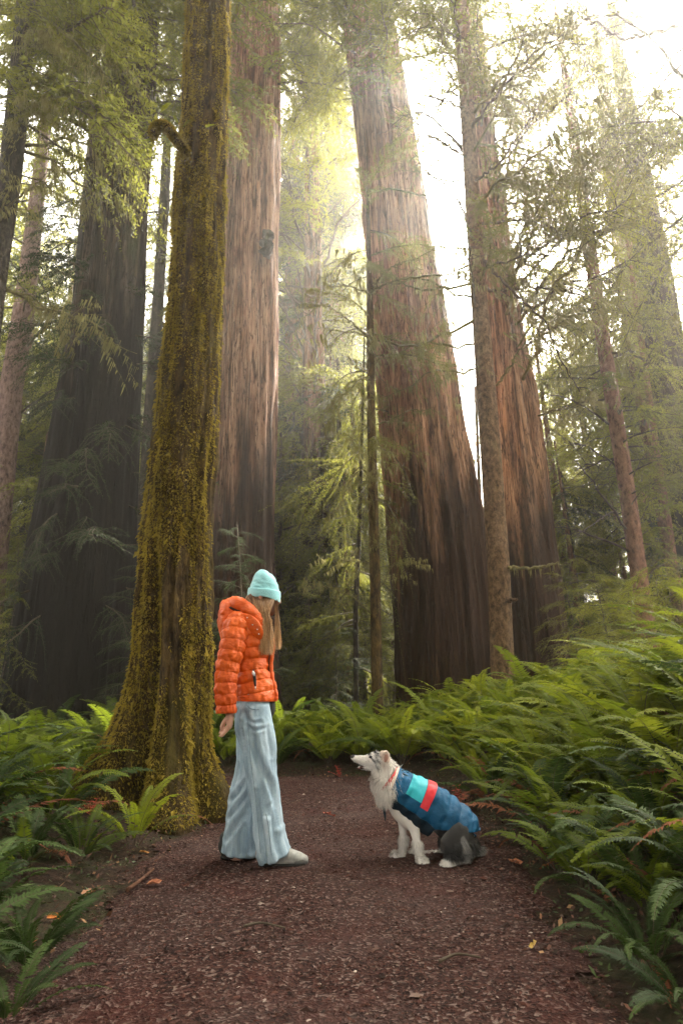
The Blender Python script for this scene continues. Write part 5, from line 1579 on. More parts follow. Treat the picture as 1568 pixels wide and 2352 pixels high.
    # the collar flap folded over the shoulder
    fl = spline([L(872, 2252, -.150) + [.010, .016], L(905, 2268, -.172) + [.012, .034], L(930, 2292, -.178) + [.013, .040], L(945, 2320, -.165) + [.012, .034], L(952, 2338, -.150) + [.008, .014]], 30)
    add_loft(hd, fl, 16, ref=(0, 1, .2), dome=True)
    hood = hd.build('hood', [orange], jk)
    ho = MB()
    add_loft(ho, [L(845, 2232, -.03) + [.02, .10], L(872, 2240, -.03) + [.03, .105], L(905, 2258, -.03) + [.03, .11], L(935, 2280, -.03) + [.03, .10]], 24, ref=(0, 0, 1), m=14)
    ho.build('hood_lining', [lining], hood)
    for (x, y, d) in ((905, 2262, -.188), (925, 2288, -.195), (942, 2305, -.188), (948, 2322, -.182)):
        b = MB(); c = np.array(L(x, y, d)); add_loft(b, [np.r_[c - [0, .003, 0], .004, .004], np.r_[c + [0, .003, 0], .004, .004]], 8, ref=(1, 0, 0)); b.build('snap', [metal_m], hood)
    # black shirt tail under the front of the jacket
    st = MB()
    add_loft(st, [row(960, 1004, 2556, .03, .12), row(974, 1006, 2585, .05, .10), row(982, 1006, 2608, .07, .07), row(990, 1000, 2622, .08, .03)], 20, m=12)
    st_o = st.build('shirt_tail', [black_m], root); st_o['label'] = 'black shirt tail hanging below the front of the jacket'
    # ---- jeans
    jm = MB()
    add_loft(jm, [row(868, 1000, 2515, 0, .165), row(868, 994, 2560, 0, .170), row(866, 990, 2600, 0, .172), row(866, 994, 2660, 0, .172), row(880, 990, 2710, 0, .14)], 32, m=14)
    near = [row(872, 985, 2590, -.085, .095), row(878, 1000, 2680, -.092, .10), row(890, 1008, 2770, -.095, .10), row(905, 1013, 2850, -.098, .10), row(918, 1022, 2930, -.1, .105), row(926, 1033, 3000, -.1, .115),
            row(930, 1042, 3060, -.1, .125), row(936, 1056, 3110, -.1, .135), row(942, 1068, 3140, -.1, .14)]
    far = [row(872, 980, 2590, .085, .095), row(868, 972, 2680, .09, .095), row(866, 965, 2770, .092, .095), row(858, 962, 2840, .093, .098), row(842, 955, 2900, .095, .102), row(832, 950, 2980, .095, .11),
           row(822, 948, 3050, .095, .12), row(812, 946, 3100, .095, .13), row(806, 945, 3124, .095, .132)]
    add_loft(jm, near, 32, m=26, dome=False); add_loft(jm, far, 32, m=26, dome=False)
    jme = fuse('jeans', jm, 0.0075, [jeans_m], 4)
    V = vco(jme); Nn = vno(jme)
    hem = sstep(.25, .0, V[:, 2])
    ang = np.arctan2(V[:, 1], V[:, 0])
    # long hanging folds, breaks behind the knee and wrinkles at the hip
    fold = noise(V[:, 0] * 13 - V[:, 2] * 2.4, V[:, 1] * 9, V[:, 2] * 1.6, 90)
    brk = noise(V[:, 0] * 5 + V[:, 2] * 7, V[:, 1] * 4, V[:, 2] * 15, 91) * (np.exp(-((V[:, 2] - .50) / .16) ** 2) + 1.1 * np.exp(-((V[:, 2] - .98) / .07) ** 2) + .8 * hem)
    ridge_ = 1 - 2 * np.abs(noise(V[:, 0] * 10 + V[:, 2] * 3.2, V[:, 1] * 7, V[:, 2] * 2.0, 93))
    ridge2 = 1 - 2 * np.abs(noise(V[:, 0] * 16 + V[:, 2] * 11, V[:, 1] * 8, V[:, 2] * 9, 94))
    creases = [  # drawn where the cloth hangs and breaks: photo points, width, depth
        ([(918, 2612), (945, 2700), (968, 2820), (990, 2960)], .016, .016), ([(938, 2720), (975, 2800), (1004, 2880), (1030, 3000)], .014, .015), ([(905, 2640), (925, 2800), (940, 2950), (950, 3100)], .011, .010),
        ([(958, 2880), (975, 3000), (990, 3128)], .013, .014), ([(1000, 2930), (1018, 3020), (1040, 3120)], .013, .012), ([(922, 2628), (945, 2642), (968, 2638)], .008, .008), ([(920, 2652), (948, 2668), (976, 2662)], .008, .008),
        ([(885, 2600), (890, 2680), (900, 2760)], .011, .009), ([(990, 2660), (1002, 2760)], .010, .008), ([(872, 2800), (862, 2840), (845, 2885)], .011, .012), ([(900, 2860), (870, 2905), (842, 2935)], .011, .013),
        ([(902, 2915), (868, 2960), (836, 3000)], .011, .012), ([(895, 2985), (862, 3030), (830, 3080)], .013, .013), ([(888, 3020), (884, 3075), (888, 3120)], .012, .013), ([(925, 3000), (918, 3060), (916, 3120)], .012, .012), ([(855, 3060), (845, 3120)], .010, .010)]
    disp = np.zeros(len(V))
    for pts_, w_, dep in creases:
        c_ = spline(np.array([L(x, y) for x, y in pts_])[:, [0, 2]], 40)
        dd = V[:, None, [0, 2]] - c_[None]
        di = np.hypot(dd[..., 0], dd[..., 1]); jn = di.argmin(1); dm = di[np.arange(len(V)), jn]
        fade = np.sin(np.pi * np.clip((jn + 3) / 46, 0, 1)) ** .5
        disp += fade * dep * (-np.exp(-(dm / w_) ** 2) * 1.25 + .75 * np.exp(-((dm - w_ * 2.0) / (w_ * 1.1)) ** 2))
    disp = np.clip(disp, -.022, .016)
    V = V + Nn * (disp + .006 * fold * sstep(.95, .4, V[:, 2]) + .005 * ridge_ + .004 * brk + .0015 * noise(V[:, 0] * 60, V[:, 1] * 60, V[:, 2] * 60, 92))[:, None]
    V[:, 2] = np.maximum(V[:, 2], .012)
    setco(jme, V)
    jo = link('jeans', jme, root)
    # side seam, pocket mouth, hem rolls laid on the denim
    from mathutils.bvhtree import BVHTree
    bv = BVHTree.FromPolygons([tuple(v) for v in V], [tuple(p.vertices) for p in jme.polygons])
    def on_jeans(pts, lift=.002):
        out = []
        for x, y in pts:
            a = Vector(L(x, y, -.6)); b = Vector(L(x, y, .2))
            h = bv.ray_cast(a, (b - a).normalized())
            if h[0] is not None: out.append(list(h[0] - (b - a).normalized() * lift))
        return np.array(out)
    def seam(name, pts, r, n):
        c = on_jeans(spline(np.array(pts, float), n))
        if len(c) > 3:
            s_ = MB(); s_.tube(c, r, 5); s_.build(name, [seam_m], jo)
    seam('side_seam', [(905, 2600), (912, 2700), (920, 2800), (934, 2900), (944, 3000), (950, 3070), (955, 3125)], .0022, 60)
    seam('pocket_mouth', [(902, 2578), (915, 2592), (932, 2598), (950, 2597)], .0026, 20)
    seam('knee_seam', [(975, 2980), (985, 3040), (990, 3090), (996, 3132)], .0025, 30)
    # ---- shoes
    def shoe(x0, x1, sy, dy, mat, lab=None):
        a, b = np.array(L(x0, sy, dy)), np.array(L(x1, sy, dy))
        ln = b[0] - a[0]
        s_ = MB()
        add_loft(s_, [np.r_[a[0] + .02 * 1, a[1], .060, .055, .040], np.r_[a[0] + ln * .18, a[1], .068, .068, .044], np.r_[a[0] + ln * .42, a[1], .060, .058, .044], np.r_[a[0] + ln * .66, a[1], .048, .042, .048],
                      np.r_[a[0] + ln * .86, a[1], .040, .032, .046], np.r_[a[0] + ln * .97, a[1], .036, .022, .030]], 22, ref=(0, 0, 1), m=20)
        add_loft(s_, [np.r_[a[0] + ln * .15, a[1], .07, .05, .036], np.r_[a[0] + ln * .13, a[1], .12, .045, .034]], 18, ref=(1, 0, 0), m=6)
        me = fuse('shoe', s_, .005, [mat], 3)
        so = link('shoe', me, root)
        if lab: so['label'] = lab
        t = MB()
        rr = []
        for q, hw in ((0, .030), (.06, .040), (.2, .043), (.42, .040), (.66, .050), (.86, .046), (.97, .030), (1.01, .012)):
            rr.append([a[0] + ln * q, a[1], .014, .014, hw])
        add_loft(t, rr, 16, ref=(0, 0, 1), m=24, dome=False)
        t.build('sole', [sole_m], so)
        tcap = MB()
        add_loft(tcap, [np.r_[a[0] + ln * .80, a[1], .034, .030, .0475], np.r_[a[0] + ln * .90, a[1], .032, .027, .043], np.r_[a[0] + ln * .985, a[1], .026, .018, .028]], 18, ref=(0, 0, 1), m=8)
        tcap.build('toe_cap', [shaded_shoe_m if mat is shaded_shoe_m else simple('grey_rubber', (.15, .15, .145), .8)], so)
        for k in range(5):
            q = .40 + k * .065
            z = np.interp(q, [.18, .42, .66, .86], [.132, .116, .090, .070]) + .001
            l_ = MB(); l_.tube(np.array([[a[0] + ln * q, a[1] - .028, z - .012], [a[0] + ln * (q + .01), a[1], z], [a[0] + ln * q, a[1] + .028, z - .012]]), .0034, 6)
            l_.build('lace', [shoe_m if mat is shaded_shoe_m else seam_m], so)
    shoe(948, 1120, 3168, -.1, shoe_m, 'grey-beige front shoe')
    shoe(812, 945, 3150, .095, shaded_shoe_m, 'shaded rear shoe mostly under the jeans')
    # ---- beanie
    def lb(x, y, dy=0): return np.array(L(x, y, dy))
    bn = [row(905, 1024, 2186, 0, .088), row(904, 1028, 2178, 0, .090), row(914, 1028, 2163, 0, .090)]
    a0, a1 = lb(964, 2190), lb(972, 2090)
    rws = [np.r_[lb(966, 2186), .100, .090], np.r_[lb(969, 2168), .098, .090], np.r_[lb(970, 2150), .092, .086], np.r_[lb(970, 2130), .082, .079], np.r_[lb(970, 2110), .066, .064], np.r_[lb(971, 2096), .044, .044], np.r_[lb(973, 2089), .016, .02]]
    rws = spline(rws, 50)
    V, F, nr, k = loft_vf(rws, 64)
    V = V.reshape(nr, k, 3); c = rws[:, None, :3]
    th = np.linspace(0, 2 * np.pi, k, endpoint=False)[None]; ii = np.linspace(0, 1, nr)[:, None]
    w = .05 * noise(np.cos(th) * 1.6, np.sin(th) * 1.6, ii * 7, 95) + .035 * noise(np.cos(th) * 3, np.sin(th) * 3, ii * 14, 96)
    V = V + (V - c) * w[..., None]
    # slope: lower at the front than at the back
    V[..., 2] -= (V[..., 0] - a0[0]) * .16
    bm = MB(); bm.add(V.reshape(-1, 3), F)
    bm.f.setdefault(k, []).append(np.arange(k)[None] + (nr - 1) * k); bm.m.setdefault(k, []).append(np.zeros(1, int))
    be = bm.build('beanie', [beanie_m], root); be['label'] = 'pale turquoise knitted beanie with a turned-up brim'
    rws = spline([np.r_[lb(965, 2193), .101, .090], np.r_[lb(965, 2190), .107, .097], np.r_[lb(967, 2180), .109, .099], np.r_[lb(969, 2168), .108, .099], np.r_[lb(969, 2163), .104, .096], np.r_[lb(969, 2162), .094, .086]], 24)
    V, F, nr, k = loft_vf(rws, 64)
    V = V.reshape(nr, k, 3); th = np.linspace(0, 2 * np.pi, k, endpoint=False)[None]; ii = np.linspace(0, 1, nr)[:, None]
    V = V + (V - rws[:, None, :3]) * (.028 * noise(np.cos(th) * 2, np.sin(th) * 2, ii * 2, 97))[..., None]
    V[..., 2] -= (V[..., 0] - a0[0]) * .16
    bm = MB(); bm.add(V.reshape(-1, 3), F); bm.build('brim', [beanie_m], be)
    # ---- hair: long strands from under the beanie over the collar and the face
    r = np.random.default_rng(5)
    SV = []
    def strand(p, w):
        p = spline(np.array(p), 9)
        d = np.array([r.normal(0, 1), r.normal(0, 1), 0]); d /= np.linalg.norm(d)
        q = []
        for i in range(9):
            ww = w * (1 - .7 * i / 8)
            q.append((p[i] - d * ww, p[i] + d * ww))
        for i in range(8):
            SV.append([q[i][0], q[i][1], q[i + 1][1], q[i + 1][0]])
    for i in range(7000):
        u = r.random()
        if u < .62:      # the main fall on the camera side
            a = r.uniform(0, 1)
            st_ = lb(925 + 80 * a, 2183 + 12 * a, -.080 + .02 * r.random()); wv = r.normal(0, 4.0)
            mid1 = lb(938 + 50 * a + wv, 2225, -.105 - .02 * r.random())
            mid2 = lb(950 + 36 * a - wv + 4 * math.sin(a * 22), 2280, -.15 + .04 * r.random())
            e_ = r.uniform(2295, 2400)
            end = lb(956 + 38 * a + wv + r.normal(0, 8), e_, -.15 + .06 * r.random())
            strand([st_, mid1, mid2, end], .0012)
        elif u < .86:    # the front lock before the face
            a = r.uniform(0, 1)
            st_ = lb(1000 + 16 * a, 2196, -.05 + .09 * r.random())
            strand([st_, lb(1006 + 14 * a, 2240, -.04 + .08 * r.random()), lb(1006 + 20 * a, 2290, -.05 + .09 * r.random()), lb(1004 + 22 * a + r.normal(0, 3), r.uniform(2335, 2380), -.05 + .1 * r.random())], .0015)
        else:            # shorter wisps behind, on the collar
            a = r.uniform(0, 1)
            st_ = lb(905 + 25 * a, 2180 + 4 * a, -.06 + .1 * r.random())
            strand([st_, lb(898 + 36 * a, 2196, -.08 + .11 * r.random()), lb(905 + 40 * a, 2215 + r.normal(0, 5), -.10 + .1 * r.random()), lb(925 + 38 * a, 2245 + r.normal(0, 8), -.13 + .08 * r.random())], .0015)
    SV = np.array(SV)
    # keep each strand joined as one island
    SV = SV.reshape(-1, 8, 4, 3)
    n = len(SV)
    V = np.concatenate([SV[:, :, 0:2].reshape(n, 16, 3), SV[:, 7:8, [3, 2]].reshape(n, 2, 3)], 1)
    F = np.array([[2 * i, 2 * i + 1, 2 * i + 3, 2 * i + 2] for i in range(8)])[None] + np.arange(n)[:, None, None] * 18
    ho_ = link('hair', raw_mesh('hair', V.reshape(-1, 3), F.reshape(-1, 4), [hair_m]), root)
    ho_['kind'] = 'stuff'; ho_['label'] = 'long light brown hair falling from the beanie over the collar'
    # hair mass under the strands, so that no skull shows through
    hm = MB()
    dk = simple('hair_underlayer', (.13, .07, .04), .7, 60, .8, .01, .4, 14)
    add_loft(hm, [np.r_[lb(945, 2188, -.02), .070, .066], np.r_[lb(948, 2215, -.045), .058, .055], np.r_[lb(960, 2260, -.085), .034, .042], np.r_[lb(968, 2310, -.105), .022, .032], np.r_[lb(972, 2340, -.105), .010, .02]], 20, m=16)
    hm.build('hair_mass', [dk], root)
    return root
build_person()

# ------------------------------------------------------------------ the dog
YD = 3.86
DC = Vector((float(S(1580, 3150, YD).x), YD, 0.0)); DC.z = gz(DC.x, DC.y) + 0.014
def D(sx, sy, dy=0.0):
    p = S(sx, sy, YD + dy) - DC
    return [p.x, p.y, p.z]
PXM = abs(D(1600, 3000)[0] - D(1500, 3000)[0]) / 100      # metres per photo pixel there

def dog_coat_mat():
    """white with slate-grey merle: the patches sit where the animal has them"""
    m, nt, out = mat_base('dog_fur')
    at = N(nt, 'ShaderNodeAttribute'); at.attribute_name = 'coat'
    principled(nt, out, at.outputs['Color'], 0.85, nz(nt, coords(nt), 130, 4), .4, .004, .12)
    return m

def build_dog():
    root = thing('dog', 'merle and white sheepdog in a blue quilted coat, sitting on the path and looking up', 'dog', DC)
    def d_(x, y, dy, ru, rv=None): return D(x, y, dy) + [ru * PXM, (rv if rv is not None else ru) * PXM]
    mb = MB()
    # trunk: rump on the ground, back rising to the withers, deep chest
    add_loft(mb, [d_(1700, 3085, 0, 38, 52), d_(1675, 3040, 0, 62, 66), d_(1630, 2990, 0, 68, 66), d_(1570, 2950, 0, 68, 62), d_(1510, 2925, 0, 64, 58), d_(1450, 2895, 0, 52, 50), d_(1412, 2852, 0, 56, 50), d_(1408, 2818, 0, 44, 40)], 28, ref=(0, 0, 1), m=30)
    # chest down between the forelegs
    add_loft(mb, [d_(1440, 2900, 0, 34, 42), d_(1470, 2960, 0, 42, 44), d_(1500, 3005, 0, 34, 38)], 20, m=10)
    # skull, muzzle, lower jaw
    add_loft(mb, [d_(1425, 2822, 0, 28, 30), d_(1402, 2800, 0, 32, 33), d_(1378, 2786, 0, 31, 31), d_(1355, 2785, 0, 24, 24), d_(1335, 2785, 0, 18, 17), d_(1315, 2782, 0, 14.5, 14), d_(1298, 2778, 0, 11.5, 11.5), d_(1291, 2776, 0, 8, 8)], 24, ref=(0, 0, 1), m=26)
    add_loft(mb, [d_(1372, 2808, 0, 13, 18), d_(1345, 2810, 0, 8, 13), d_(1324, 2810, 0, 5.5, 10), d_(1310, 2810, 0, 4, 7)], 16, ref=(0, 0, 1), m=14)
    # forelegs
    def foreleg(dy, pts):
        add_loft(mb, [d_(x, y, dy + q, ru, rv) for x, y, q, ru, rv in pts], 16, m=22)
    near = -24 * PXM; farl = 26 * PXM
    foreleg(near, [(1478, 2945, .02, 34, 26), (1494, 2990, 0, 28, 21), (1514, 3030, -.01, 20, 17), (1524, 3075, -.02, 15, 14), (1532, 3115, -.03, 13, 12), (1538, 3143, -.035, 12, 12), (1543, 3156, -.05, 14, 14)])
    foreleg(farl, [(1462, 2945, -.02, 32, 24), (1470, 2990, 0, 24, 19), (1474, 3030, 0, 17, 15), (1474, 3070, 0, 13, 12), (1470, 3105, 0, 11, 11), (1466, 3128, 0, 12, 11)])
    def paw(cx, cy, dy, ax, ay, ln, w, h):
        """four toes in front of a pad; (ax, ay) is the pointing direction"""
        c = np.array(D(cx, cy, dy)); c[2] = h * PXM
        u = np.array([ax, ay, 0.0]); v = np.array([-ay, ax, 0.0])
        add_loft(mb, [np.r_[c - u * ln * .5 * PXM, h * PXM, w * PXM * .8], np.r_[c, h * PXM * 1.05, w * PXM], np.r_[c + u * ln * .25 * PXM, h * .85 * PXM, w * PXM]], 14, ref=(0, 0, 1), m=8)
        for k in (-1.5, -.5, .5, 1.5):
            b = c + v * k * w * .52 * PXM + u * ln * .25 * PXM
            b[2] = h * .75 * PXM
            tip = b + u * (ln * .38 - abs(k) * 2) * PXM; tip[2] = h * .55 * PXM
            add_loft(mb, [np.r_[b, h * .62 * PXM, w * .26 * PXM], np.r_[(b + tip) / 2 + [0, 0, .003], h * .6 * PXM, w * .28 * PXM], np.r_[tip, h * .42 * PXM, w * .22 * PXM]], 10, ref=(0, 0, 1), m=7)
    paw(1545, 3165, near - .06, .12, -.99, 26, 16, 9)
    paw(1452, 3140, farl, -1, -.15, 30, 14, 9)
    # haunches: thigh, folded knee, hock on the ground and the long hind foot
    for s, ox in ((-1, 0), (1, -6)):
        add_loft(mb, [d_(1708 + ox, 3070, s * .085, 30, 26), d_(1690 + ox, 3060, s * .120, 47, 26), d_(1662 + ox, 3080, s * .130, 41, 23), d_(1638 + ox, 3098, s * .135, 32, 20)], 20, ref=(0, 0, 1), m=14)
        add_loft(mb, [d_(1640 + ox, 3100, s * .135, 22, 16), d_(1672 + ox, 3122, s * .14, 15, 13), d_(1700 + ox, 3132, s * .14, 12, 12)], 16, ref=(0, 0, 1), m=10)
        if s < 0:
            add_loft(mb, [d_(1702, 3134, s * .14, 11, 12), d_(1670, 3136, s * .155, 10, 13), d_(1640, 3136, s * .17, 10, 13)], 14, ref=(0, 0, 1), m=8)
            paw(1636, 3138, s * .17 , -.93, -.35, 30, 16, 10)
        else:
            add_loft(mb, [d_(1700, 3134, s * .14, 11, 12), d_(1600, 3132, s * .13, 9, 12), d_(1525, 3130, s * .12, 9, 12)], 14, ref=(0, 0, 1), m=12)
            paw(1520, 3130, s * .12, -1, 0, 26, 12, 8)
    # tail stub curling behind
    add_loft(mb, [d_(1715, 3095, 0, 16, 14), d_(1735, 3108, .01, 15, 13), d_(1752, 3112, .02, 12, 11), d_(1762, 3110, .03, 7, 7)], 14, ref=(0, 0, 1), m=10)
    me = fuse('body', mb, 0.0058, [], 4)
    V = vco(me); Nn = vno(me)
    V = V + Nn * (.004 * noise(V[:, 0] * 22, V[:, 1] * 22, V[:, 2] * 22, 50))[:, None]
    V[:, 2] = np.maximum(V[:, 2], .001)
    setco(me, V)
    def coat_col(V):
        """white, grey merle and tan as the animal wears them, from the position on the body"""
        x, y, z = V[:, 0], V[:, 1], V[:, 2]
        def near_(sx, sy, rx, ry, s=0):
            c = D(sx, sy)
            d = ((x - c[0]) / (rx * PXM)) ** 2 + ((z - c[2]) / (ry * PXM)) ** 2
            return sstep(1.25, .75, d + .45 * noise(x * 45, y * 45, z * 45, 60 + s))
        col = np.tile(np.array([0.88, 0.84, 0.80]), (len(V), 1))
        def put(m, c):
            nonlocal col
            col = col * (1 - m[:, None]) + np.array(c)[None] * m[:, None]
        # saddle, belly and haunch are dark merle
        a, b = D(1545, 2990), D(1585, 3060)
        dark = sstep(D(1555, 3000)[0], D(1600, 3000)[0], x) * sstep(D(1640, 3124)[2], D(1640, 3108)[2], z)
        put(dark * .97, (.018, .018, .019))
        mer = np.clip(noise(x * 16, y * 16, z * 9, 71) * 1.6 + .1, 0, 1) * dark
        put(mer * .45, (.16, .15, .14))
        put(near_(1680, 3075, 14, 32, 3) * .55, (.34, .33, .32))
        put(near_(1752, 3108, 18, 12, 4) * .7, (.34, .33, .30))
        put(sstep(D(1530, 3000)[0], D(1500, 3000)[0], x) * sstep(D(1490, 2890)[2], D(1490, 2960)[2], z) * sstep(D(1490, 3110)[2], D(1490, 3000)[2], z) * .38, (.45, .40, .34))
        put(sstep(.0, .05, y) * sstep(D(1490, 2960)[2], D(1490, 3000)[2], z) * sstep(D(1530, 3000)[0], D(1520, 3000)[0], x) * .45, (.25, .22, .18))
        # face marks: ring round the eye, streaks over the cheek
        st = noise(x * 60 + z * 55, y * 20, z * 22, 75)
        put(near_(1366, 2775, 24, 19, 1) * np.clip(st * 2.6 + .75, 0, 1), (.055, .06, .068))
        put(near_(1380, 2800, 11, 20, 2) * np.clip(st * 2.2 + .45, 0, 1) * .85, (.07, .07, .075))
        put(near_(1402, 2786, 17, 18, 5) * .35, (.50, .30, .20))
        put(near_(1405, 2860, 60, 55, 6) * .30, (.62, .52, .42))
        return np.clip(col, 0, 1)
    m = dog_coat_mat()
    me.materials.append(m)
    col = coat_col(V)
    at = me.color_attributes.new('coat', 'FLOAT_COLOR', 'POINT')
    at.data.foreach_set('color', np.c_[col, np.ones(len(col))].astype(np.float32).ravel())
    body = link('body', me, root)
    # fur
    r = np.random.default_rng(8)
    me.calc_loop_triangles()
    tri = np.zeros(len(me.loop_triangles) * 3, np.int32); me.loop_triangles.foreach_get('vertices', tri); tri = tri.reshape(-1, 3)
    A, B, C = V[tri[:, 0]], V[tri[:, 1]], V[tri[:, 2]]
    ar = np.linalg.norm(np.cross(B - A, C - A), axis=1)
    n = 130000
    spine_pts = spline([D(1440, 2872), D(1455, 2886), D(1500, 2916), D(1550, 2946), D(1600, 2980), D(1645, 3010), D(1685, 3040), D(1712, 3066), D(1727, 3078)], 60)
    k = r.choice(len(tri), n, p=ar / ar.sum())
    u, w = r.random((n, 1)), r.random((n, 1)); fl = (u + w) > 1; u = np.where(fl, 1 - u, u); w = np.where(fl, 1 - w, w)
    p = A[k] + (B[k] - A[k]) * u + (C[k] - A[k]) * w
    nn = np.cross(B[k] - A[k], C[k] - A[k]); nn /= np.linalg.norm(nn, axis=1)[:, None] + 1e-12
    # nothing grows out where the coat lies
    dist = np.linalg.norm(p[:, None, [0, 2]] - spine_pts[None, :, [0, 2]], axis=2)
    j = dist.argmin(1); tg = np.gradient(spine_pts, axis=0)[j]
    un = np.stack([-tg[:, 2], np.zeros(n), tg[:, 0]], 1); un *= np.sign(un[:, 2:3]); un /= np.linalg.norm(un, axis=1)[:, None]
    dv_ = p - spine_pts[j]
    hgt = np.sum(dv_ * un, 1)
    front = np.sum((p - spine_pts[0]) * tg[:1] / np.linalg.norm(tg[0]), 1)
    fr_ = j / 59.0
    lowlim = np.interp(fr_, [0, .5, .75, .9, 1], [-.30, -.16, -.03, .02, .03])
    under = (front > .0) & (hgt > lowlim - .0)
    keepm = ~under
    p, nn = p[keepm], nn[keepm]; n = len(p)
    sx = lambda v: D(v, 2900)[0]
    sz = lambda v: D(1500, v)[2]
    ruff = sstep(sx(1372), sx(1395), p[:, 0]) * sstep(sz(2935), sz(2900), p[:, 2]) * sstep(sz(2790), sz(2815), p[:, 2])
    face = sstep(sx(1385), sx(1365), p[:, 0]) * sstep(sz(2850), sz(2825), p[:, 2])
    low = sstep(sz(3060), sz(3100), p[:, 2])
    ln = .028 + .030 * ruff - .018 * face - .006 * low
    ln = ln + .014 * sstep(sx(1600), sx(1640), p[:, 0]) * sstep(sz(3125), sz(3105), p[:, 2])
    ln = ln * r.uniform(.6, 1.3, n)
    flow = np.tile(np.array([.35, 0, -1.0]), (n, 1))
    flow[ruff > .4] = [.0, 0, -1.3]
    flow[face > .4] = [1.0, 0, .1]
    d = nn * .42 + flow * .75 + r.normal(0, .22, (n, 3))
    d -= nn * np.minimum(0, np.sum(d * nn, 1) - .12)[:, None]
    d /= np.linalg.norm(d, axis=1)[:, None]
    s = np.cross(d, nn + r.normal(0, .3, (n, 3))); s /= np.linalg.norm(s, axis=1)[:, None] + 1e-9
    wd = (.00095 + .0003 * ruff)[:, None]
    mid = p + d * ln[:, None] * .55
    tip = p + d * ln[:, None] + np.array([0, 0, -.25]) * ln[:, None]
    FV = np.stack([p - s * wd, p + s * wd, mid + s * wd * .7, tip, mid - s * wd * .7], 1)
    FV[..., 2] = np.maximum(FV[..., 2], .002)
    fm = raw_mesh('fur', FV.reshape(-1, 3), np.arange(n * 5).reshape(-1, 5), [m])
    fc = np.repeat(np.clip(coat_col(p) * r.uniform(.82, 1.12, (n, 1)), 0, 1), 5, axis=0)
    at = fm.color_attributes.new('coat', 'FLOAT_COLOR', 'POINT')
    at.data.foreach_set('color', np.c_[fc, np.ones(len(fc))].astype(np.float32).ravel())
    fur_o = tag(link('fur', fm, root), kind='stuff')
    # nose, eyes, mouth, tongue, ears
    nm = simple('dog_nose', (.018, .016, .018), .35, spec=.5)
    b = MB(); add_loft(b, [d_(1286, 2771, 0, 4, 5), d_(1290, 2772, 0, 7.5, 8), d_(1296, 2773, 0, 7, 8)], 14, ref=(0, 0, 1), m=8); b.build('nose', [nm], root)
    for s in (-1, 1):
        b = MB(); c = d_(1356, 2772, s * 20 * PXM, 5.5, 5)
        add_loft(b, [d_(1352, 2773, s * 18.5 * PXM, 2.5, 2.5), c, d_(1360, 2771, s * 20.5 * PXM, 3, 3)], 12, ref=(0, 0, 1), m=8); b.build('eye', [simple('dog_eye', (.02, .03, .05), .12, spec=.8)], root)
    pm = simple('dog_mouth', (.28, .06, .06), .5)
    b = MB(); add_loft(b, [d_(1366, 2806, 0, 8, 13), d_(1340, 2808, 0, 9, 11), d_(1322, 2810, 0, 7, 9)], 14, ref=(0, 0, 1), m=8); b.build('mouth', [simple('mouth_dark', (.05, .012, .012), .5)], root)
    b = MB(); add_loft(b, [d_(1358, 2810, 0, 3, 9), d_(1335, 2810, 0, 3, 9), d_(1320, 2812, 0, 2.5, 8), d_(1312, 2813, 0, 2, 5)], 14, ref=(0, 0, 1), m=12); b.build('tongue', [pm], root)
    em = simple('dog_ear', (.66, .52, .44), .85, 120, .5, .004, .25, 40)
    en = simple('dog_ear_inside', (.42, .22, .17), .8)
    for s in (-1, 1):
        e = MB()
        rr = [d_(1404, 2800, s * 24 * PXM, 13, 5), d_(1410, 2783, s * 29 * PXM, 17, 5), d_(1413, 2766, s * 30 * PXM, 14, 5), d_(1408, 2754, s * 33 * PXM, 9, 5), d_(1399, 2757, s * 38 * PXM, 8, 4), d_(1394, 2768, s * 40 * PXM, 5, 3)]
        add_loft(e, rr, 16, ref=(1, 0, 0), m=24)
        eo = e.build('ear', [em], root)
        ei = MB()
        add_loft(ei, [d_(1409, 2790, s * 30 * PXM, 6, 3), d_(1413, 2776, s * 34 * PXM, 8, 3), d_(1413, 2764, s * 35 * PXM, 5, 2)], 12, ref=(1, 0, 0), m=10)
        ei.build('inner_ear', [en], eo)
    # collar: a red woven band round the neck, tilted with it
    def band(name, cx, cy, nx, nz_, ru, rv, wd, mat, th=.004, parent=root):
        c = np.array(D(cx, cy)); ax = np.array([nx, 0, nz_]); ax /= np.linalg.norm(ax)
        u = np.cross([0, 1, 0], ax); v = np.array([0, 1.0, 0])
        t = np.linspace(0, 2 * np.pi, 64, endpoint=False)
        rg = []
        for (o_, q) in ((-wd, 0), (-wd, th), (wd, th), (wd, 0)):
            rg.append(c + np.outer(np.cos(t) * (ru * PXM + q), u) + np.outer(np.sin(t) * (rv * PXM + q), v) + ax * o_)
        Vv = np.stack(rg, 0)
        b = MB()
        i = np.arange(64)
        for a in range(4):
            a2 = (a + 1) % 4
            b.add(np.concatenate([Vv[a], Vv[a2]]), np.stack([i, (i + 1) % 64, (i + 1) % 64 + 64, i + 64], -1))
        return b.build(name, [mat], parent)
    cm = simple('red_collar', (.55, .07, .07), .75, 200, .6, .002, .4, 90)
    ax_n = np.array(D(1462, 2815)) - np.array(D(1380, 2916))      # along the collar line, top to throat
    perp = (-ax_n[2], ax_n[0])
    co = band('collar', 1418, 2862, -perp[0], -perp[1], 62, 57, .0135, cm, .006)
    co['label'] = 'red woven collar'
    # ---- the quilted coat
    quilt_blue = simple('blue_quilted_coat', (.003, .075, .17), .62, 26, .7, .012, .35, 7, .25)
    teal = simple('turquoise_panel', (.02, .40, .48), .5, 30, .4, .008, .1, 7, .35)
    red = simple('red_stripe', (.62, .018, .03), .5, 30, .4, .008, .1, 7, .35)
    cream = simple('cream_fleece', (.74, .62, .54), .95, 180, .9, .006, .12, 60)
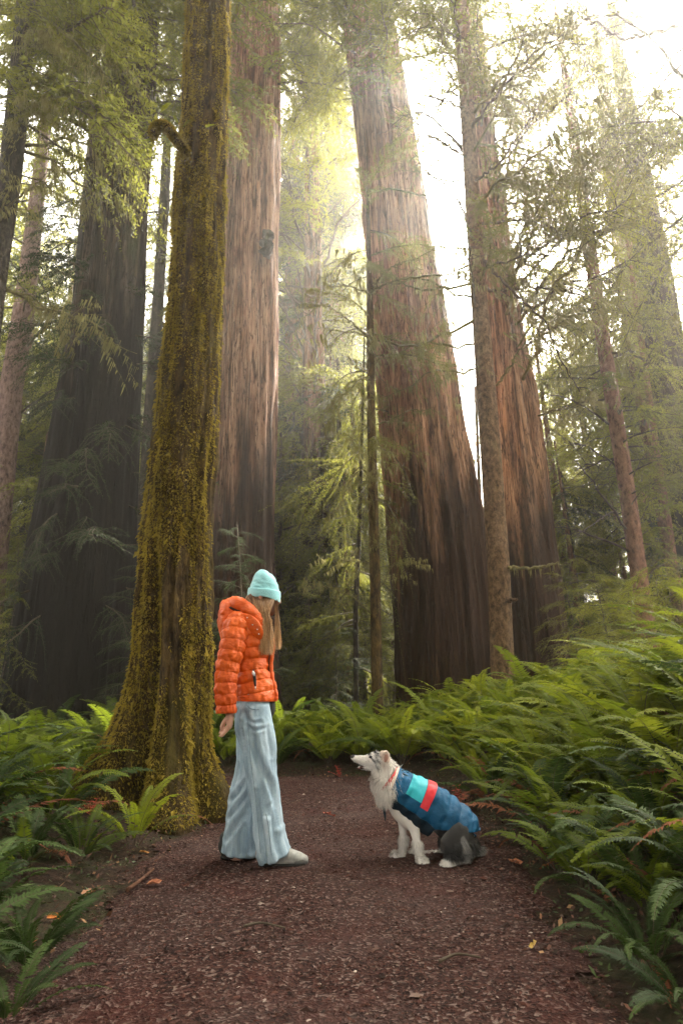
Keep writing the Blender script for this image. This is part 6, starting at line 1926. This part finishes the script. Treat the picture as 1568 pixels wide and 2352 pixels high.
    blackc = simple('coat_shade_and_strap', (.004, .016, .028), .7, 40, .4, .006)  # shade under the coat put into the colour; the strap shares it
    spine = spline([D(1420, 2866) + [52, 48, 1.9], D(1455, 2886) + [60, 56, 2.0], D(1500, 2916) + [68, 64, 2.1], D(1550, 2946) + [74, 71, 2.25], D(1600, 2980) + [75, 74, 2.1],
                    D(1645, 3010) + [74, 80, 1.72], D(1685, 3040) + [68, 80, 1.42], D(1712, 3066) + [52, 66, .85], D(1727, 3078) + [42, 50, .45]], 120)
    def coat_piece(name, s0, s1, off, mat, parent, a0=None, a1=None, nseg=56, thick=.010):
        idx = np.linspace(s0 * 119, s1 * 119, max(6, int((s1 - s0) * 130)))
        rows = np.array([[np.interp(i, np.arange(120), spine[:, c]) for c in range(6)] for i in idx])
        pts = rows[:, :3]
        allT = np.gradient(spine[:, :3], axis=0)
        T_ = np.array([[np.interp(i, np.arange(120), allT[:, c]) for c in range(3)] for i in idx]); T_ /= np.linalg.norm(T_, axis=1)[:, None]
        v = np.array([0, 1.0, 0]); u = np.cross(T_, v); u *= np.sign(u[:, 2:3])
        out_ = []
        for layer in (0, 1):
            ring = []
            for j in range(nseg + 1):
                f = -1 + 2 * j / nseg
                th = f * rows[:, 5] if a0 is None else np.full(len(rows), a0 + (a1 - a0) * j / nseg)
                ru, rv = rows[:, 3] * PXM, rows[:, 4] * PXM
                sg = idx / 119
                q = noise(sg * 13 + 0.9 * np.sin(th), np.cos(th) * 1.5, np.sin(th) * 1.5, 20)
                puff = .0065 * np.abs(np.sin(sg * math.pi * 9.5 + .3 * np.sin(th))) + .007 * q + .005 * noise(sg * 34 + 2 * np.sin(th), np.cos(th) * 4, np.sin(th) * 4, 22)
                o_ = off + puff - layer * thick
                ring.append(pts + u * ((ru + o_) * np.cos(th))[:, None] + v[None] * ((rv + o_) * np.sin(th))[:, None])
            out_.append(np.stack(ring, 1))
        nr, nc = out_[0].shape[:2]
        b = MB()
        b.add(out_[0].reshape(-1, 3), ring_faces(nr, nc, closed=False))
        b.add(out_[1].reshape(-1, 3), ring_faces(nr, nc, closed=False)[:, ::-1])
        def edge(a, c):
            k_ = len(a); i = np.arange(k_ - 1)
            b.add(np.concatenate([a, c]), np.stack([i, i + 1, i + 1 + k_, i + k_], -1))
        edge(out_[0][0], out_[1][0]); edge(out_[0][-1], out_[1][-1]); edge(out_[0][:, 0], out_[1][:, 0]); edge(out_[0][:, -1], out_[1][:, -1])
        return b.build(name, [mat], parent)
    ct = coat_piece('dog_coat', 0.0, 1.0, .010, quilt_blue, root)
    ct['label'] = 'blue quilted dog coat'
    coat_piece('turquoise_panel', .185, .325, .0135, teal, ct, -1.5, 1.5)
    coat_piece('red_stripe', .328, .392, .0140, red, ct, -1.66, 1.66)
    coat_piece('underside_shade', .02, .50, .0140, blackc, ct, 2.05, 2 * math.pi - 2.05)  # dark sheet standing in for the shaded lower half of the coat
    coat_piece('fleece_collar', -.0, .045, .019, cream, ct, -3.1, 3.1, thick=.022)
    st = MB(); st.tube(spline([D(1392, 2925, -.03), D(1404, 2952, -.05), D(1408, 2980, -.05), D(1410, 3006, -.045)], 14), [.012, .012, .011, .011, .010, .010, .009, .009, .008, .007, .006, .005, .004, .002], 8)
    st.build('strap', [blackc], ct)
    tb = MB(); c = D(1739, 3056); tb.tube(np.array([D(1722, 3052), D(1732, 3056), D(1742, 3061)]), [.006, .009, .006], 8); tb.build('tail_tab', [quilt_blue], ct)
    rv = MB(); add_loft(rv, [d_(1730, 3060, -.02, 3, 3), d_(1733, 3061, -.026, 3, 3)], 8, ref=(0, 0, 1)); rv.build('rivet', [metal_m], ct)
build_dog()
